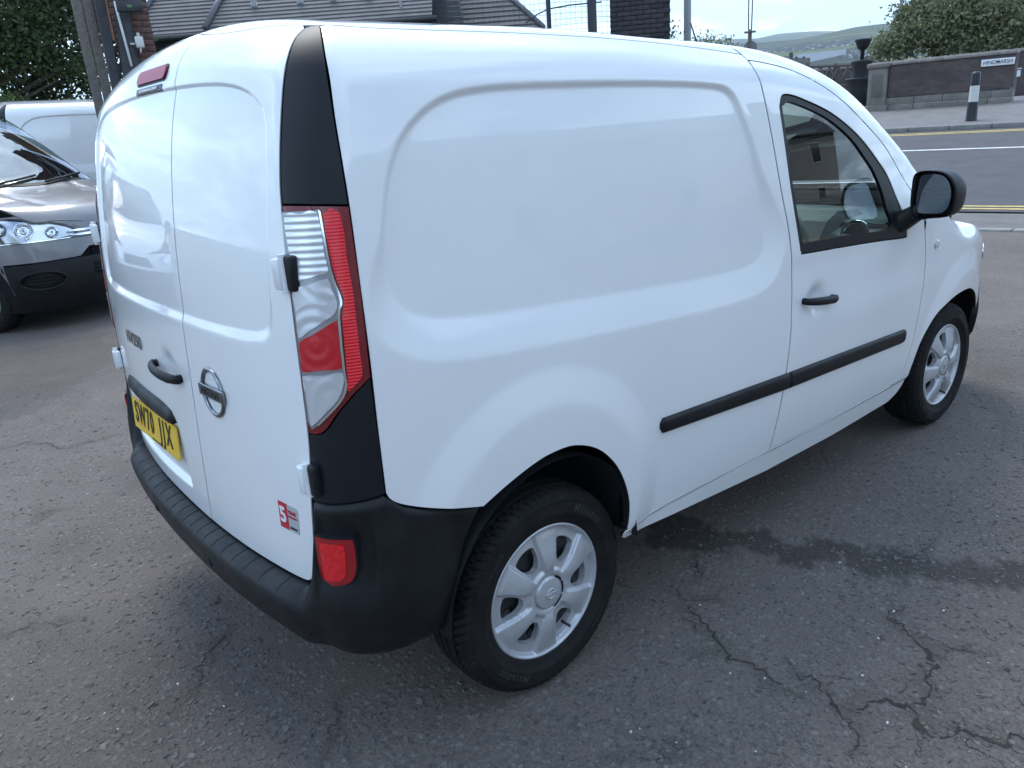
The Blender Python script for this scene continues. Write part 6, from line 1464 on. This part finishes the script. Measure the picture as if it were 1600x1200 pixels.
# ---------------------------------------------------------------- two more white vans: one behind the grey car, one mirrored in the doors
SKIP = {'number_plate', 'badge', 'model_lettering', 'warranty_sticker', 'dealer_plaque', 'plate_maker_lettering', 'liner', 'hinge', 'damper'}
def van_copy(loc, rz, sc, label):
    c = van.copy(); COL.objects.link(c); c.name = 'parked_van'; c.location = loc; c.rotation_euler = (0, 0, rz); c.scale = (sc,)*3; c['label'] = label; c['group'] = 'white vans parked around the yard'
    for ch in van.children:
        if ch.name.split('.')[0] in SKIP: continue
        d = ch.copy(); COL.objects.link(d); d.parent = c
        for g in ch.children:
            if g.name.split('.')[0] in SKIP: continue
            h = g.copy(); COL.objects.link(h); h.parent = d
    return c
pv = at(40, 165, 11.0)
van_copy((pv[0]+.40, pv[1]+1.2, 0), R(-4), 1.32, 'white van side showing behind the dark grey car')
van_copy((-2.5, 10.6, 0), R(-84), 1.12, 'white van facing the tail, seen only mirrored in the rear doors')

# ---------------------------------------------------------------- houses across the yard behind the camera, mirrored in the paint and the door mirror
HST = mottled('harled_wall', (.34, .325, .30), (.42, .40, .37), 3, .95, .3, 30, .02); WINF = mat('window_frame_white', (.7, .7, .7), .5); WING = mat('window_dark', (.03, .035, .04), .06, spec=.8)
def house(name, label, loc, rz, L, D, H, rise, nwin):
    h = empty(name, loc, rz); tag(h, label, 'house')
    m = MB(); m.add([(0, 0, 0), (L, 0, 0), (L, D, 0), (0, D, 0), (0, 0, H), (L, 0, H), (L, D, H), (0, D, H), (0, D/2, H+rise), (L, D/2, H+rise)], [(0, 1, 5, 4), (1, 2, 6, 9, 5), (2, 3, 7, 6), (3, 0, 4, 8, 7)]); m.build('wall', HST, h)
    m = MB(); o = .3; m.add([(-o, -o, H-.15), (L+o, -o, H-.15), (L+o, D/2, H+rise+.08), (-o, D/2, H+rise+.08), (-o, D+o, H-.15), (L+o, D+o, H-.15)], [(0, 1, 2, 3), (3, 2, 5, 4)]); rf = m.build('roof', TILE, h)
    for x in (1.0, L-1.0): m = MB(); m.box((x, D/2, H+rise+.5), (.9, .6, 1.4)); m.build('chimney', STONE, rf)
    for k in range(nwin):
        for z in (1.4, 4.1):
            if z+1 > H: continue
            x = L*(k+.5)/nwin; m = MB(); m.box((x, D, z), (1.1, .08, 1.3)); w = m.build('window', WINF, h); m = MB(); m.box((x, D+.03, z), (.95, .06, 1.15)); m.build('pane', WING, w)
    return h
house('terraced_house', 'harled house with slate roof, seen only mirrored in the side panel', (-6.0, -27, 0), R(5), 40, 8, 5.4, 2.8, 5)
house('terraced_house', 'harled house behind the camera, seen only in the door mirror and rear doors', (-24, -12, 0), R(-78), 14, 7, 5.0, 2.4, 4)
# ---------------------------------------------------------------- the air
hzm = bpy.data.materials.new('haze_air'); hzm.use_nodes = True; n_, l_ = hzm.node_tree.nodes, hzm.node_tree.links; n_.clear()
ou = n_.new('ShaderNodeOutputMaterial'); pv_ = n_.new('ShaderNodeVolumePrincipled'); pv_.inputs['Color'].default_value = (.80, .89, 1.0, 1); pv_.inputs['Density'].default_value = .00011; l_.new(pv_.outputs[0], ou.inputs['Volume'])
m = MB(); m.box((0, 0, 300), (16500, 16500, 720)); hz_ = m.build('haze', hzm); tag(hz_, 'pale blue haze over the far hills', 'haze', kind='stuff')
